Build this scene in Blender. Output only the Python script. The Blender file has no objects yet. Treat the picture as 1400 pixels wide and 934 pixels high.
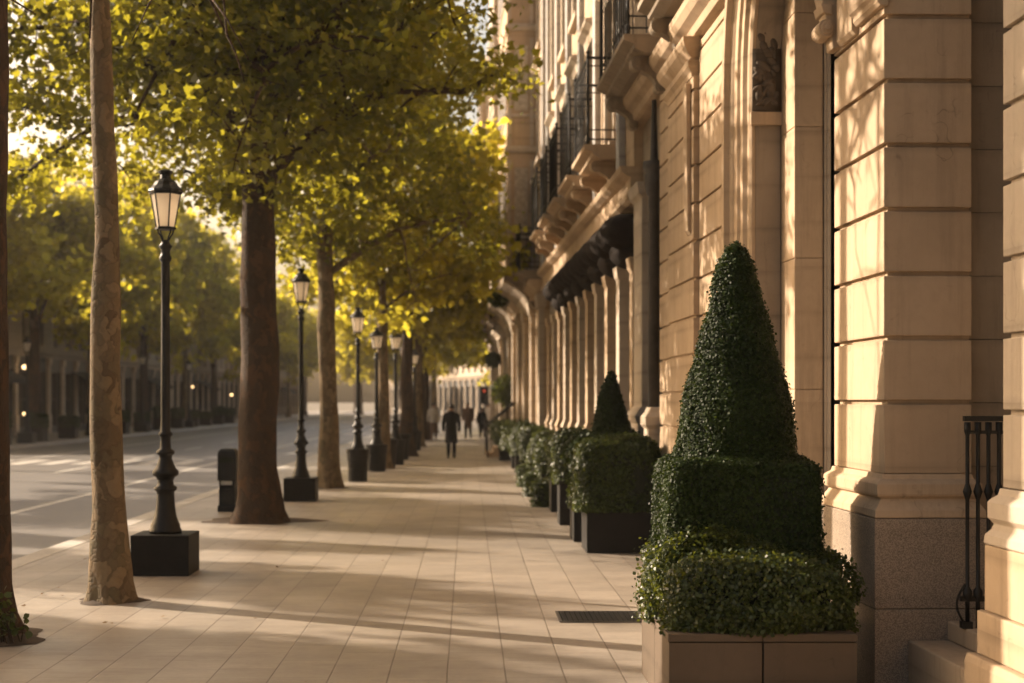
import bpy, bmesh, math, random
import numpy as np
from mathutils import Vector, Matrix
R = math.radians
random.seed(7)
S = bpy.context.scene
COL = S.collection

# ------------------------------------------------------------------ camera, light, exposure
HC = 1.8
cam = bpy.data.cameras.new('camera'); camo = bpy.data.objects.new('camera', cam); COL.objects.link(camo)
camo.location = (0, 0, HC); camo.rotation_euler = (R(90), 0, 0)
cam.sensor_width = 36; cam.lens = 36 * 2000 / 1400
cam.shift_x = 60 / 1400; cam.shift_y = 81 / 1400
cam.clip_start = .1; cam.clip_end = 2000
cam.dof.use_dof = True; cam.dof.focus_distance = 9.6; cam.dof.aperture_fstop = 1.9
S.camera = camo
S.view_settings.view_transform = 'Standard'; S.view_settings.look = 'None'
S.view_settings.gamma = 1; S.view_settings.exposure = 1.58
HAZE = .00035
SUN_EL, SUN_AZ = R(24), R(-61)            # azimuth clockwise from +Y
world = bpy.data.worlds.new('World'); S.world = world; world.use_nodes = True
wn = world.node_tree.nodes; wl = world.node_tree.links
sky = wn.new('ShaderNodeTexSky'); sky.sky_type = 'NISHITA'; sky.sun_disc = False
sky.sun_elevation = SUN_EL; sky.sun_rotation = SUN_AZ
sky.dust_density = 6.0; sky.air_density = 1.0; sky.ozone_density = 0.6
wb = wn.new('ShaderNodeMix'); wb.data_type = 'RGBA'; wb.blend_type = 'MULTIPLY'; wb.inputs[0].default_value = 1
wb.inputs[7].default_value = (1.0, 0.86, 0.71, 1)      # warm white balance
wl.new(sky.outputs[0], wb.inputs[6]); wl.new(wb.outputs[2], wn['Background'].inputs[0])
wn['Background'].inputs[1].default_value = 0.092
sl = bpy.data.lights.new('sun', 'SUN'); sl.energy = 3.9; sl.angle = R(0.5); sl.color = (1.0, .815, .63)
so = bpy.data.objects.new('sun', sl); COL.objects.link(so)
sdir = Vector((math.sin(SUN_AZ) * math.cos(SUN_EL), math.cos(SUN_AZ) * math.cos(SUN_EL), math.sin(SUN_EL)))
so.rotation_euler = sdir.to_track_quat('Z', 'Y').to_euler()
S.cycles.max_bounces = 8; S.cycles.transparent_max_bounces = 8
S.cycles.use_denoising = True
S.cycles.caustics_reflective = False; S.cycles.caustics_refractive = False

# ------------------------------------------------------------------ materials
MAT = {}
def new_mat(name):
    m = bpy.data.materials.new(name); m.use_nodes = True
    nt = m.node_tree; b = nt.nodes['Principled BSDF']; MAT[name] = m
    return m, nt, b
def nd(nt, t, **kw):
    n = nt.nodes.new(t)
    for k, v in kw.items():
        if k.startswith('i'): n.inputs[int(k[1:])].default_value = v
        else: setattr(n, k, v)
    return n
def rgba(c): return (c[0], c[1], c[2], 1)
def noise(nt, vec, scale, detail=6, rough=.6, vscale=None):
    if vscale:
        mp = nd(nt, 'ShaderNodeMapping'); mp.inputs['Scale'].default_value = vscale
        nt.links.new(vec, mp.inputs[0]); vec = mp.outputs[0]
    n = nd(nt, 'ShaderNodeTexNoise'); n.inputs['Scale'].default_value = scale
    n.inputs['Detail'].default_value = detail; n.inputs['Roughness'].default_value = rough
    nt.links.new(vec, n.inputs['Vector']); return n.outputs[0]
def ramp(nt, fac, stops):
    r = nd(nt, 'ShaderNodeValToRGB'); e = r.color_ramp.elements
    while len(e) < len(stops): e.new(.5)
    for i, (p, c) in enumerate(stops):
        e[i].position = p; e[i].color = rgba(c) if not isinstance(c, (int, float)) else (c, c, c, 1)
    nt.links.new(fac, r.inputs[0]); return r.outputs[0]
def mixc(nt, fac, a, b, mode='MIX'):
    m = nd(nt, 'ShaderNodeMix', data_type='RGBA', blend_type=mode)
    for s, i in ((fac, 0), (a, 6), (b, 7)):
        if isinstance(s, (int, float)): m.inputs[i].default_value = s
        elif isinstance(s, tuple): m.inputs[i].default_value = rgba(s)
        else: nt.links.new(s, m.inputs[i])
    return m.outputs[2]
def bump(nt, b, h, strength=.3, dist=.02):
    n = nd(nt, 'ShaderNodeBump'); n.inputs['Strength'].default_value = strength; n.inputs['Distance'].default_value = dist
    nt.links.new(h, n.inputs['Height']); nt.links.new(n.outputs[0], b.inputs['Normal'])
def math_(nt, op, a, b=None, c=None):
    m = nd(nt, 'ShaderNodeMath', operation=op)
    for i, s in enumerate((a, b, c)):
        if s is None: continue
        if isinstance(s, (int, float)): m.inputs[i].default_value = s
        else: nt.links.new(s, m.inputs[i])
    return m.outputs[0]

def stone(name, c1, c2, dirt=(.12, .09, .065), speck=0., rough=.85, dirt_amt=.55, bstr=.35):
    m, nt, b = new_mat(name)
    tc = nd(nt, 'ShaderNodeTexCoord').outputs['Object']
    n1 = noise(nt, tc, 1.3, 8, .62); n2 = noise(nt, tc, 14, 6, .7); n3 = noise(nt, tc, 2.2, 6, .65, (3.0, 3.0, .28))
    n4 = noise(nt, tc, 90, 4, .7)
    col = mixc(nt, ramp(nt, n1, [(.32, 0), (.68, 1)]), c1, c2)
    col = mixc(nt, math_(nt, 'MULTIPLY', ramp(nt, n2, [(.45, 0), (.75, 1)]), .35), col, tuple(v * .72 for v in c1))
    col = mixc(nt, math_(nt, 'MULTIPLY', ramp(nt, n3, [(.52, 0), (.78, 1)]), dirt_amt), col, dirt)
    sp = nd(nt, 'ShaderNodeSeparateXYZ'); nt.links.new(tc, sp.inputs[0])
    cb = nd(nt, 'ShaderNodeCombineXYZ'); nt.links.new(math_(nt, 'FLOOR', math_(nt, 'DIVIDE', math_(nt, 'ADD', sp.outputs[2], -.206), .396)), cb.inputs[2]); nt.links.new(math_(nt, 'FLOOR', math_(nt, 'DIVIDE', sp.outputs[1], 1.3)), cb.inputs[1])
    wnb = nd(nt, 'ShaderNodeTexWhiteNoise', noise_dimensions='3D'); nt.links.new(cb.outputs[0], wnb.inputs['Vector'])
    col = mixc(nt, math_(nt, 'MULTIPLY', wnb.outputs['Value'], .3), col, tuple(v * .66 for v in c2))
    n5 = noise(nt, tc, 5, 8, .8)
    col = mixc(nt, math_(nt, 'MULTIPLY', ramp(nt, n5, [(.58, 0), (.66, 1)]), .22), col, tuple(v * .5 for v in c2))
    n6 = noise(nt, tc, 1.0, 8, .75, (7.0, 7.0, .35))
    col = mixc(nt, math_(nt, 'MULTIPLY', ramp(nt, n6, [(.54, 0), (.72, 1)]), .38), col, tuple(v * .42 for v in c2))
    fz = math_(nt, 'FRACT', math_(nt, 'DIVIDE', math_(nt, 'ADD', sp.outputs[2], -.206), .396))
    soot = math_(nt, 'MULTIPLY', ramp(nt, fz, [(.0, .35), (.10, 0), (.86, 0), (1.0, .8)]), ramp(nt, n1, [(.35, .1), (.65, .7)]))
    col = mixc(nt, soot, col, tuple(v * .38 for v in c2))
    cd = nd(nt, 'ShaderNodeVectorMath', operation='MULTIPLY_ADD'); cn = nd(nt, 'ShaderNodeTexNoise'); cn.inputs['Scale'].default_value = 3; nt.links.new(tc, cn.inputs['Vector'])
    nt.links.new(cn.outputs['Color'], cd.inputs[0]); cd.inputs[1].default_value = (.8, .8, .8); nt.links.new(tc, cd.inputs[2])
    cr = nd(nt, 'ShaderNodeTexVoronoi', feature='DISTANCE_TO_EDGE'); cr.inputs['Scale'].default_value = 1.1; nt.links.new(cd.outputs[0], cr.inputs['Vector'])
    crk = math_(nt, 'MULTIPLY', ramp(nt, cr.outputs[0], [(.0, 1), (.006, 0)]), ramp(nt, n3, [(.5, 0), (.6, .5)]))
    col = mixc(nt, crk, col, tuple(v * .3 for v in c2))
    if speck:
        v = nd(nt, 'ShaderNodeTexVoronoi'); v.inputs['Scale'].default_value = 230
        nt.links.new(tc, v.inputs['Vector'])
        sep = nd(nt, 'ShaderNodeSeparateColor'); nt.links.new(v.outputs['Color'], sep.inputs[0])
        col = mixc(nt, speck, col, mixc(nt, ramp(nt, sep.outputs[0], [(.3, 0), (.62, 1)]), tuple(x * .35 for x in c1), tuple(min(1, x * 1.5) for x in c2)))
    nt.links.new(col, b.inputs['Base Color']); b.inputs['Roughness'].default_value = rough
    b.inputs['Specular IOR Level'].default_value = .25
    h = math_(nt, 'ADD', math_(nt, 'MULTIPLY', n2, .7), math_(nt, 'MULTIPLY', n4, .3))
    bump(nt, b, h, bstr, .01)
    return m
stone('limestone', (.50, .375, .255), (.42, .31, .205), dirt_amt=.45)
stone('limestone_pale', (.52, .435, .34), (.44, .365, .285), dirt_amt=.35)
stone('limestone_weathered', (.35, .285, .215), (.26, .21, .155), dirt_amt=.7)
stone('granite', (.31, .25, .19), (.24, .19, .145), speck=.55, dirt_amt=.4, rough=.7)
stone('planter_stone', (.12, .09, .065), (.095, .072, .05), dirt_amt=.35)
stone('carved_dark', (.085, .066, .05), (.12, .095, .07), dirt_amt=.4)
stone('soil', (.055, .038, .026), (.09, .065, .045), bstr=1)
stone('grey_plaster', (.33, .33, .33), (.42, .41, .39), dirt_amt=.25)
stone('far_plaster', (.36, .31, .25), (.42, .36, .29), dirt_amt=.3)
stone('far_dark_plaster', (.20, .175, .15), (.25, .22, .18), dirt_amt=.3)
stone('kerb_stone', (.50, .475, .44), (.43, .41, .38), dirt_amt=.3)

def plain(name, c, rough=.5, metal=0, nz=.25, spec=.5, bstr=.12):
    m, nt, b = new_mat(name)
    tc = nd(nt, 'ShaderNodeTexCoord').outputs['Object']; n = noise(nt, tc, 9, 6, .65)
    nt.links.new(mixc(nt, ramp(nt, n, [(.35, 0), (.7, 1)]), tuple(v * (1 - nz) for v in c), tuple(min(1, v * (1 + nz)) for v in c)), b.inputs['Base Color'])
    b.inputs['Roughness'].default_value = rough; b.inputs['Metallic'].default_value = metal
    b.inputs['Specular IOR Level'].default_value = spec
    bump(nt, b, n, bstr, .01); return m
plain('cast_iron', (.006, .006, .006), .45, 0, .4, .25)
plain('planter_metal', (.008, .0075, .007), .6, 0, .3, .2)
plain('dark_glass', (.018, .016, .014), .12, 0, .3, .8)
plain('brown_glass', (.045, .033, .022), .2, 0, .3, .7)
plain('window_frame', (.06, .045, .033), .5)
plain('door_wood', (.04, .026, .016), .45, 0, .5)
plain('shutter_blue', (.27, .29, .30), .6)
plain('blind', (.42, .36, .28), .8)
plain('cloth_dark', (.005, .005, .006), .95, 0, .25, .1)
plain('cloth_pale', (.42, .38, .34), .9)
plain('cloth_brown', (.11, .06, .04), .9)
plain('skin', (.30, .17, .11), .6)
plain('hair', (.02, .013, .01), .6)
plain('bin_metal', (.009, .0095, .01), .45, 0, .3, .25)
plain('bin_band', (.5, .47, .42), .6)
plain('drain_metal', (.06, .052, .045), .6, .4)
plain('awning_cloth', (.02, .02, .02), .9)
plain('canopy_lead', (.016, .012, .010), .9, 0, .3, .1)
plain('shopfront_dark', (.035, .034, .034), .6)
plain('road_paint', (.55, .52, .47), .7, 0, .3)

# lantern glass: milky panes lit by the low sun
m, nt, b = new_mat('lantern_glass')
tr = nd(nt, 'ShaderNodeBsdfTranslucent'); tr.inputs[0].default_value = (.9, .82, .7, 1)
mx = nd(nt, 'ShaderNodeMixShader'); mx.inputs[0].default_value = .65
b.inputs['Base Color'].default_value = (.8, .74, .64, 1); b.inputs['Roughness'].default_value = .3
nt.links.new(b.outputs[0], mx.inputs[1]); nt.links.new(tr.outputs[0], mx.inputs[2]); nt.links.new(mx.outputs[0], nt.nodes['Material Output'].inputs[0])
def emit(name, c, s):
    m, nt, b = new_mat(name)
    b.inputs['Base Color'].default_value = rgba(c); b.inputs['Emission Color'].default_value = rgba(c); b.inputs['Emission Strength'].default_value = s
emit('lamp_glow', (1, .62, .28), 1.6)
emit('red_lens', (1, .12, .05), .05)
emit('shop_light', (1, .6, .3), .5)

def leafmat(name, dark, light, trans, tfac=.5, rough=.45, spec=.4):
    m, nt, b = new_mat(name)
    at = nd(nt, 'ShaderNodeAttribute', attribute_name='tint'); f = at.outputs['Fac']
    nt.links.new(mixc(nt, f, dark, light), b.inputs['Base Color'])
    b.inputs['Roughness'].default_value = rough; b.inputs['Specular IOR Level'].default_value = spec
    t = nd(nt, 'ShaderNodeBsdfTranslucent')
    nt.links.new(mixc(nt, f, tuple(v * .6 for v in trans), trans), t.inputs[0])
    mx = nd(nt, 'ShaderNodeMixShader'); mx.inputs[0].default_value = tfac
    nt.links.new(b.outputs[0], mx.inputs[1]); nt.links.new(t.outputs[0], mx.inputs[2])
    nt.links.new(mx.outputs[0], nt.nodes['Material Output'].inputs[0]); return m
leafmat('plane_leaf', (.016, .036, .009), (.045, .075, .014), (.54, .49, .035), .48)
leafmat('far_leaf', (.05, .065, .012), (.11, .115, .016), (.80, .70, .06), .62)
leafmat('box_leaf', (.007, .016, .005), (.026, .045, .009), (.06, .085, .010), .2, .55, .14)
leafmat('dead_leaf', (.10, .055, .02), (.22, .14, .05), (.2, .1, .03), .2)
leafmat('hedge_leaf', (.012, .025, .006), (.045, .07, .012), (.14, .16, .015), .28, .45, .3)
leafmat('shrub_leaf', (.018, .034, .008), (.06, .085, .014), (.20, .22, .02), .3, .45, .45)
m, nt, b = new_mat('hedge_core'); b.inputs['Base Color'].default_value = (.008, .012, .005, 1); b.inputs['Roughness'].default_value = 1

def bark(name, cols, scale=7):
    m, nt, b = new_mat(name)
    tc = nd(nt, 'ShaderNodeTexCoord').outputs['Object']
    dn = nd(nt, 'ShaderNodeTexNoise'); dn.inputs['Scale'].default_value = 5; nt.links.new(tc, dn.inputs['Vector'])
    vm = nd(nt, 'ShaderNodeVectorMath', operation='MULTIPLY_ADD'); nt.links.new(dn.outputs['Color'], vm.inputs[0])
    vm.inputs[1].default_value = (.35, .35, .35); nt.links.new(tc, vm.inputs[2])
    mp = nd(nt, 'ShaderNodeMapping'); mp.inputs['Scale'].default_value = (1, 1, .5); nt.links.new(vm.outputs[0], mp.inputs[0])
    v = nd(nt, 'ShaderNodeTexVoronoi'); v.inputs['Scale'].default_value = scale; nt.links.new(mp.outputs[0], v.inputs['Vector'])
    sep = nd(nt, 'ShaderNodeSeparateColor'); nt.links.new(v.outputs['Color'], sep.inputs[0])
    c = ramp(nt, sep.outputs[0], [(0, cols[0]), (.3, cols[1]), (.55, cols[2]), (.8, cols[3])])
    nt.nodes[-1]; 
    n = noise(nt, tc, 30, 6, .7)
    c = mixc(nt, math_(nt, 'MULTIPLY', n, .55), c, tuple(x * .45 for x in cols[0]))
    ve = nd(nt, 'ShaderNodeTexVoronoi', feature='DISTANCE_TO_EDGE'); ve.inputs['Scale'].default_value = scale; nt.links.new(mp.outputs[0], ve.inputs['Vector'])
    e = ramp(nt, ve.outputs[0], [(.0, 0), (.1, 1)])
    c = mixc(nt, math_(nt, 'MULTIPLY', math_(nt, 'SUBTRACT', 1, e), .2), c, tuple(x * .35 for x in cols[0]))
    nt.links.new(c, b.inputs['Base Color']); b.inputs['Roughness'].default_value = .9; b.inputs['Specular IOR Level'].default_value = .2
    h = math_(nt, 'ADD', math_(nt, 'MULTIPLY', e, .5), math_(nt, 'MULTIPLY', n, .7)); bump(nt, b, h, .7, .02)
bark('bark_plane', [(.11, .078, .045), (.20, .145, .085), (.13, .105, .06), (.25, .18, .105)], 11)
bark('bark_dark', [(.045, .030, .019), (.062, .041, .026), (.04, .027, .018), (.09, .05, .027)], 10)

# pavement slabs: long joints down the street, finer cross joints
def paving():
    m, nt, b = new_mat('paving')
    tc = nd(nt, 'ShaderNodeTexCoord').outputs['Object']
    sp = nd(nt, 'ShaderNodeSeparateXYZ'); nt.links.new(tc, sp.inputs[0]); X, Y = sp.outputs[0], sp.outputs[1]
    W = .383
    xs = math_(nt, 'DIVIDE', math_(nt, 'ADD', X, 100 * W - .247), W)
    row = math_(nt, 'FLOOR', xs); fx = math_(nt, 'FRACT', xs)
    dx = math_(nt, 'MULTIPLY', math_(nt, 'MINIMUM', fx, math_(nt, 'SUBTRACT', 1, fx)), W)
    wnn = nd(nt, 'ShaderNodeTexWhiteNoise', noise_dimensions='1D'); nt.links.new(row, wnn.inputs['W'])
    L = .62
    ys = math_(nt, 'ADD', math_(nt, 'DIVIDE', math_(nt, 'ADD', Y, 50), L), math_(nt, 'MULTIPLY', math_(nt, 'MODULO', row, 2), .5))
    fy = math_(nt, 'FRACT', ys); cell = math_(nt, 'FLOOR', ys)
    dy = math_(nt, 'MULTIPLY', math_(nt, 'MINIMUM', fy, math_(nt, 'SUBTRACT', 1, fy)), L)
    cv = nd(nt, 'ShaderNodeCombineXYZ'); nt.links.new(row, cv.inputs[0]); nt.links.new(cell, cv.inputs[1])
    wn2 = nd(nt, 'ShaderNodeTexWhiteNoise', noise_dimensions='2D'); nt.links.new(cv.outputs[0], wn2.inputs['Vector'])
    n1 = noise(nt, tc, 1.1, 8, .65); n2 = noise(nt, tc, 22, 6, .7); n3 = noise(nt, tc, 3, 6, .7, (1.0, 5.0, 1.0))
    c = mixc(nt, ramp(nt, n1, [(.3, 0), (.7, 1)]), (.40, .35, .29), (.31, .27, .225))
    c = mixc(nt, math_(nt, 'MULTIPLY', wn2.outputs['Value'], .5), c, (.20, .175, .145))
    c = mixc(nt, math_(nt, 'MULTIPLY', ramp(nt, n2, [(.4, 0), (.75, 1)]), .4), c, (.21, .175, .14))
    c = mixc(nt, math_(nt, 'MULTIPLY', ramp(nt, n3, [(.5, 0), (.75, 1)]), .35), c, (.42, .37, .31))
    jx = ramp(nt, dx, [(.0028, 0), (.006, 1)]); jy = ramp(nt, dy, [(.001, .0), (.005, 1)])
    ds = nd(nt, 'ShaderNodeTexVoronoi'); ds.inputs['Scale'].default_value = 9; nt.links.new(tc, ds.inputs['Vector'])
    spots = ramp(nt, ds.outputs['Distance'], [(.03, 1), (.06, 0)])
    c = mixc(nt, math_(nt, 'MULTIPLY', spots, .45), c, (.09, .07, .05))
    c = mixc(nt, math_(nt, 'MULTIPLY', ramp(nt, noise(nt, tc, .35, 8, .7), [(.45, 0), (.65, 1)]), .5), c, (.16, .135, .11))
    c = mixc(nt, math_(nt, 'MULTIPLY', ramp(nt, noise(nt, tc, 2.4, 10, .8, (.6, 2.2, 1)), [(.5, 0), (.62, 1)]), .3), c, (.14, .12, .10))
    c = mixc(nt, math_(nt, 'MULTIPLY', ramp(nt, noise(nt, tc, 160, 3, .8), [(.5, 0), (.7, 1)]), .3), c, (.13, .11, .09))
    c = mixc(nt, math_(nt, 'MULTIPLY', math_(nt, 'SUBTRACT', 1, jy), .65), c, (.13, .10, .075))
    c = mixc(nt, math_(nt, 'MULTIPLY', math_(nt, 'SUBTRACT', 1, jx), .7), c, (.06, .045, .032))
    nt.links.new(c, b.inputs['Base Color'])
    nt.links.new(ramp(nt, n1, [(.3, .36), (.7, .55)]), b.inputs['Roughness']); b.inputs['Specular IOR Level'].default_value = .5
    h = math_(nt, 'ADD', math_(nt, 'MULTIPLY', math_(nt, 'MINIMUM', jx, jy), .6), math_(nt, 'MULTIPLY', n2, .3))
    h = math_(nt, 'ADD', h, math_(nt, 'MULTIPLY', wn2.outputs['Value'], .15))
    bump(nt, b, h, .5, .006)
paving()
def asphalt():
    m, nt, b = new_mat('asphalt')
    tc = nd(nt, 'ShaderNodeTexCoord').outputs['Object']
    n1 = noise(nt, tc, .6, 8, .6, (1, .25, 1)); n2 = noise(nt, tc, 60, 4, .7); n3 = noise(nt, tc, 4, 8, .75)
    c = mixc(nt, ramp(nt, n1, [(.3, 0), (.7, 1)]), (.19, .175, .16), (.135, .125, .115))
    c = mixc(nt, math_(nt, 'MULTIPLY', ramp(nt, n3, [(.5, 0), (.8, 1)]), .5), c, (.23, .21, .19))
    c = mixc(nt, math_(nt, 'MULTIPLY', n2, .4), c, (.06, .055, .05))
    nt.links.new(c, b.inputs['Base Color']); b.inputs['Roughness'].default_value = .55
    bump(nt, b, n2, .5, .01)
asphalt()
plain('earth', (.12, .10, .07), .95)

# ------------------------------------------------------------------ mesh helpers
class MB:
    def __init__(s): s.v = []; s.f = []
    def add(s, vs, fs):
        n = len(s.v); s.v += [tuple(p) for p in vs]; s.f += [tuple(i + n for i in f) for f in fs]
    def box(s, x0, x1, y0, y1, z0, z1):
        s.add([(x0, y0, z0), (x1, y0, z0), (x1, y1, z0), (x0, y1, z0), (x0, y0, z1), (x1, y0, z1), (x1, y1, z1), (x0, y1, z1)],
              [(3, 2, 1, 0), (4, 5, 6, 7), (0, 1, 5, 4), (1, 2, 6, 5), (2, 3, 7, 6), (3, 0, 4, 7)])
    def prism(s, poly, a, b, axis='y'):        # poly of (u, w); extruded along axis from a to b
        P = {'y': lambda u, w, t: (u, t, w), 'x': lambda u, w, t: (t, u, w), 'z': lambda u, w, t: (u, w, t)}[axis]
        n = len(poly); vs = [P(u, w, a) for u, w in poly] + [P(u, w, b) for u, w in poly]
        s.add(vs, [tuple(range(n))[::-1], tuple(range(n, 2 * n))] + [(i, (i + 1) % n, n + (i + 1) % n, n + i) for i in range(n)])
    def loft(s, x0, x1, y0, y1, prof):          # rectangle rings grown by offset, bottom to top
        vs = []; fs = []
        for o, z in prof: vs += [(x0 - o, y0 - o, z), (x1 + o, y0 - o, z), (x1 + o, y1 + o, z), (x0 - o, y1 + o, z)]
        k = len(prof)
        fs = [(3, 2, 1, 0), tuple(4 * (k - 1) + i for i in range(4))]
        for j in range(k - 1):
            for i in range(4): fs.append((4 * j + i, 4 * j + (i + 1) % 4, 4 * j + 4 + (i + 1) % 4, 4 * j + 4 + i))
        s.add(vs, fs)
    def lathe(s, prof, cx=0, cy=0, seg=24, ph=0.):   # prof (r, z)
        vs = []; fs = []
        for r, z in prof:
            for i in range(seg):
                a = 2 * math.pi * i / seg + ph; vs.append((cx + r * math.cos(a), cy + r * math.sin(a), z))
        k = len(prof)
        for j in range(k - 1):
            for i in range(seg): fs.append((j * seg + i, j * seg + (i + 1) % seg, (j + 1) * seg + (i + 1) % seg, (j + 1) * seg + i))
        fs += [tuple(range(seg))[::-1], tuple((k - 1) * seg + i for i in range(seg))]
        s.add(vs, fs)
    def tube(s, pts, rad, seg=8):
        pts = [Vector(p) for p in pts]; n = len(pts)
        if isinstance(rad, (int, float)): rad = [rad] * n
        t0 = (pts[1] - pts[0]).normalized(); u = t0.orthogonal().normalized(); vs = []; fs = []
        for i in range(n):
            t = (pts[min(i + 1, n - 1)] - pts[max(i - 1, 0)]).normalized()
            u = (u - t * u.dot(t)).normalized(); w = t.cross(u)
            for k in range(seg):
                a = 2 * math.pi * k / seg; vs.append(pts[i] + (u * math.cos(a) + w * math.sin(a)) * rad[i])
        for j in range(n - 1):
            for i in range(seg): fs.append((j * seg + i, j * seg + (i + 1) % seg, (j + 1) * seg + (i + 1) % seg, (j + 1) * seg + i))
        fs += [tuple(range(seg))[::-1], tuple((n - 1) * seg + i for i in range(seg))]
        s.add(vs, fs)
    def sweep(s, path, prof):                   # path of (y, z, ny, nz); prof of (x, outward)
        k = len(prof); vs = []
        for y, z, ny, nz in path:
            for px, po in prof: vs.append((px, y + ny * po, z + nz * po))
        fs = []
        for j in range(len(path) - 1):
            for i in range(k): fs.append((j * k + i, j * k + (i + 1) % k, (j + 1) * k + (i + 1) % k, (j + 1) * k + i))
        fs += [tuple(range(k)), tuple((len(path) - 1) * k + i for i in range(k))[::-1]]
        s.add(vs, fs)
    def build(s, name, mat, parent=None, bevel=0, smooth=False, loc=None):
        me = bpy.data.meshes.new(name); me.from_pydata(s.v, [], s.f)
        bm = bmesh.new(); bm.from_mesh(me); bmesh.ops.recalc_face_normals(bm, faces=bm.faces); bm.to_mesh(me); bm.free()
        me.materials.append(MAT[mat])
        if smooth: me.shade_smooth()
        o = bpy.data.objects.new(name, me); COL.objects.link(o)
        if parent: o.parent = parent
        if loc: o.location = loc
        if bevel:
            bv = o.modifiers.new('bevel', 'BEVEL'); bv.width = bevel; bv.segments = 2; bv.limit_method = 'ANGLE'; bv.angle_limit = R(40)
        return o
def tag(o, label, cat, group=None, kind=None):
    o['label'] = label; o['category'] = cat
    if group: o['group'] = group
    if kind: o['kind'] = kind
    return o
def struct(o): o['kind'] = 'structure'; return o
def empty(name, loc=(0, 0, 0), rz=0):
    e = bpy.data.objects.new(name, None); COL.objects.link(e); e.location = loc; e.rotation_euler = (0, 0, rz); e.empty_display_size = .1; return e
def copy_tree(o, parent=None):
    c = o.copy(); COL.objects.link(c); c.parent = parent
    for ch in list(o.children): copy_tree(ch, c)
    return c
def at(px, py, z=0.):                          # a point at height z seen at a photo pixel
    Y = 2000 * (HC - z) / (py - 548); return ((px - 640) / 2000 * Y, Y)

# ------------------------------------------------------------------ ground
b = MB(); b.add([(-900, -60, -.2), (900, -60, -.2), (900, 1500, -.2), (-900, 1500, -.2)], [(0, 1, 2, 3)]); struct(b.build('ground', 'earth'))
b = MB(); b.add([(-18.0, -20, -.12), (-5.0, -20, -.12), (-5.0, 300, -.12), (-18.0, 300, -.12)], [(0, 1, 2, 3)]); struct(b.build('road', 'asphalt'))
b = MB(); b.box(-4.85, 9, -6, 170, -.19, 0); struct(b.build('pavement', 'paving'))
b = MB()
for i in range(170):
    y = -6 + i * 1.0; b.box(-5.15, -4.853, y + .004, y + .996, -.19, .004)
struct(b.build('kerb', 'kerb_stone', bevel=.012))
b = MB(); b.box(-30, -18.2, 5, 250, -.19, 0); struct(b.build('far_pavement', 'paving'))
b = MB()
for i in range(120): b.box(-18.2, -18.0, 5 + i * 2 + .004, 7 + i * 2 - .004, -.19, .004)
struct(b.build('far_kerb', 'kerb_stone', bevel=.012))
b = MB()
def mark(x0, x1, y0, y1): b.add([(x0, y0, -.116), (x1, y0, -.116), (x1, y1, -.116), (x0, y1, -.116)], [(0, 1, 2, 3)])
mark(-7.86, -7.70, 8, 160)
for i in range(16): mark(-11.1, -10.95, 12 + i * 9.0, 15.5 + i * 9.0)
mark(-14.6, -14.45, 10, 160)
for i in range(9): mark(-17.0 + i * 1.0, -16.5 + i * 1.0, 44, 47.4)
struct(b.build('road_markings', 'road_paint'))

# ------------------------------------------------------------------ leaves
rng = np.random.default_rng(11)
LOBED = np.array([(0, -.05), (.16, .02), (.42, .0), (.36, .2), (.58, .42), (.33, .46), (.24, .6), (.0, 1.0), (-.24, .6), (-.33, .46), (-.58, .42), (-.36, .2), (-.42, .0), (-.16, .02)]) * 1.0
DIAM = np.array([(0, 0), (.38, .45), (0, 1.0), (-.38, .45)])
HEXL = np.array([(0, 0), (.34, .22), (.42, .55), (0, 1.0), (-.42, .55), (-.34, .22)])
def leaf_mesh(name, pos, size, tmpl, mat, nrm=None, up=.5, spread=1.0, tint=None, fold=.12):
    N = len(pos); K = len(tmpl)
    n = rng.normal(size=(N, 3)) * spread
    if nrm is not None: n += nrm
    else: n[:, 2] += up
    n /= np.linalg.norm(n, axis=1, keepdims=True) + 1e-9
    t = rng.normal(size=(N, 3)); t -= (t * n).sum(1, keepdims=True) * n; t /= np.linalg.norm(t, axis=1, keepdims=True) + 1e-9
    bt = np.cross(n, t)
    zz = fold * (tmpl[:, 0] ** 2 * 3 - (tmpl[:, 1] - .4) ** 2)
    V = pos[:, None, :] + size[:, None, None] * (t[:, None, :] * tmpl[None, :, 0, None] + bt[:, None, :] * (tmpl[None, :, 1, None] - .3) + n[:, None, :] * zz[None, :, None])
    me = bpy.data.meshes.new(name)
    me.vertices.add(N * K); me.vertices.foreach_set('co', V.reshape(-1).astype(np.float32))
    me.loops.add(N * K); me.loops.foreach_set('vertex_index', np.arange(N * K, dtype=np.int32))
    me.polygons.add(N); me.polygons.foreach_set('loop_start', np.arange(0, N * K, K, dtype=np.int32))
    a = me.attributes.new('tint', 'FLOAT', 'POINT')
    tv = rng.random(N) if tint is None else tint
    a.data.foreach_set('value', np.repeat(tv, K).astype(np.float32))
    me.materials.append(MAT[mat]); me.update(calc_edges=True); me.validate()
    return me

def wob(seed, amp, n=5, lo=1, hi=4):
    r = np.random.default_rng(seed); k = r.normal(size=(n, 3)) * np.linspace(lo, hi, n)[:, None]; ph = r.random(n) * 6.28; am = amp / np.linspace(1, 2.2, n)
    return lambda P: (np.sin(P @ k.T + ph) * am).sum(1)

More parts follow.
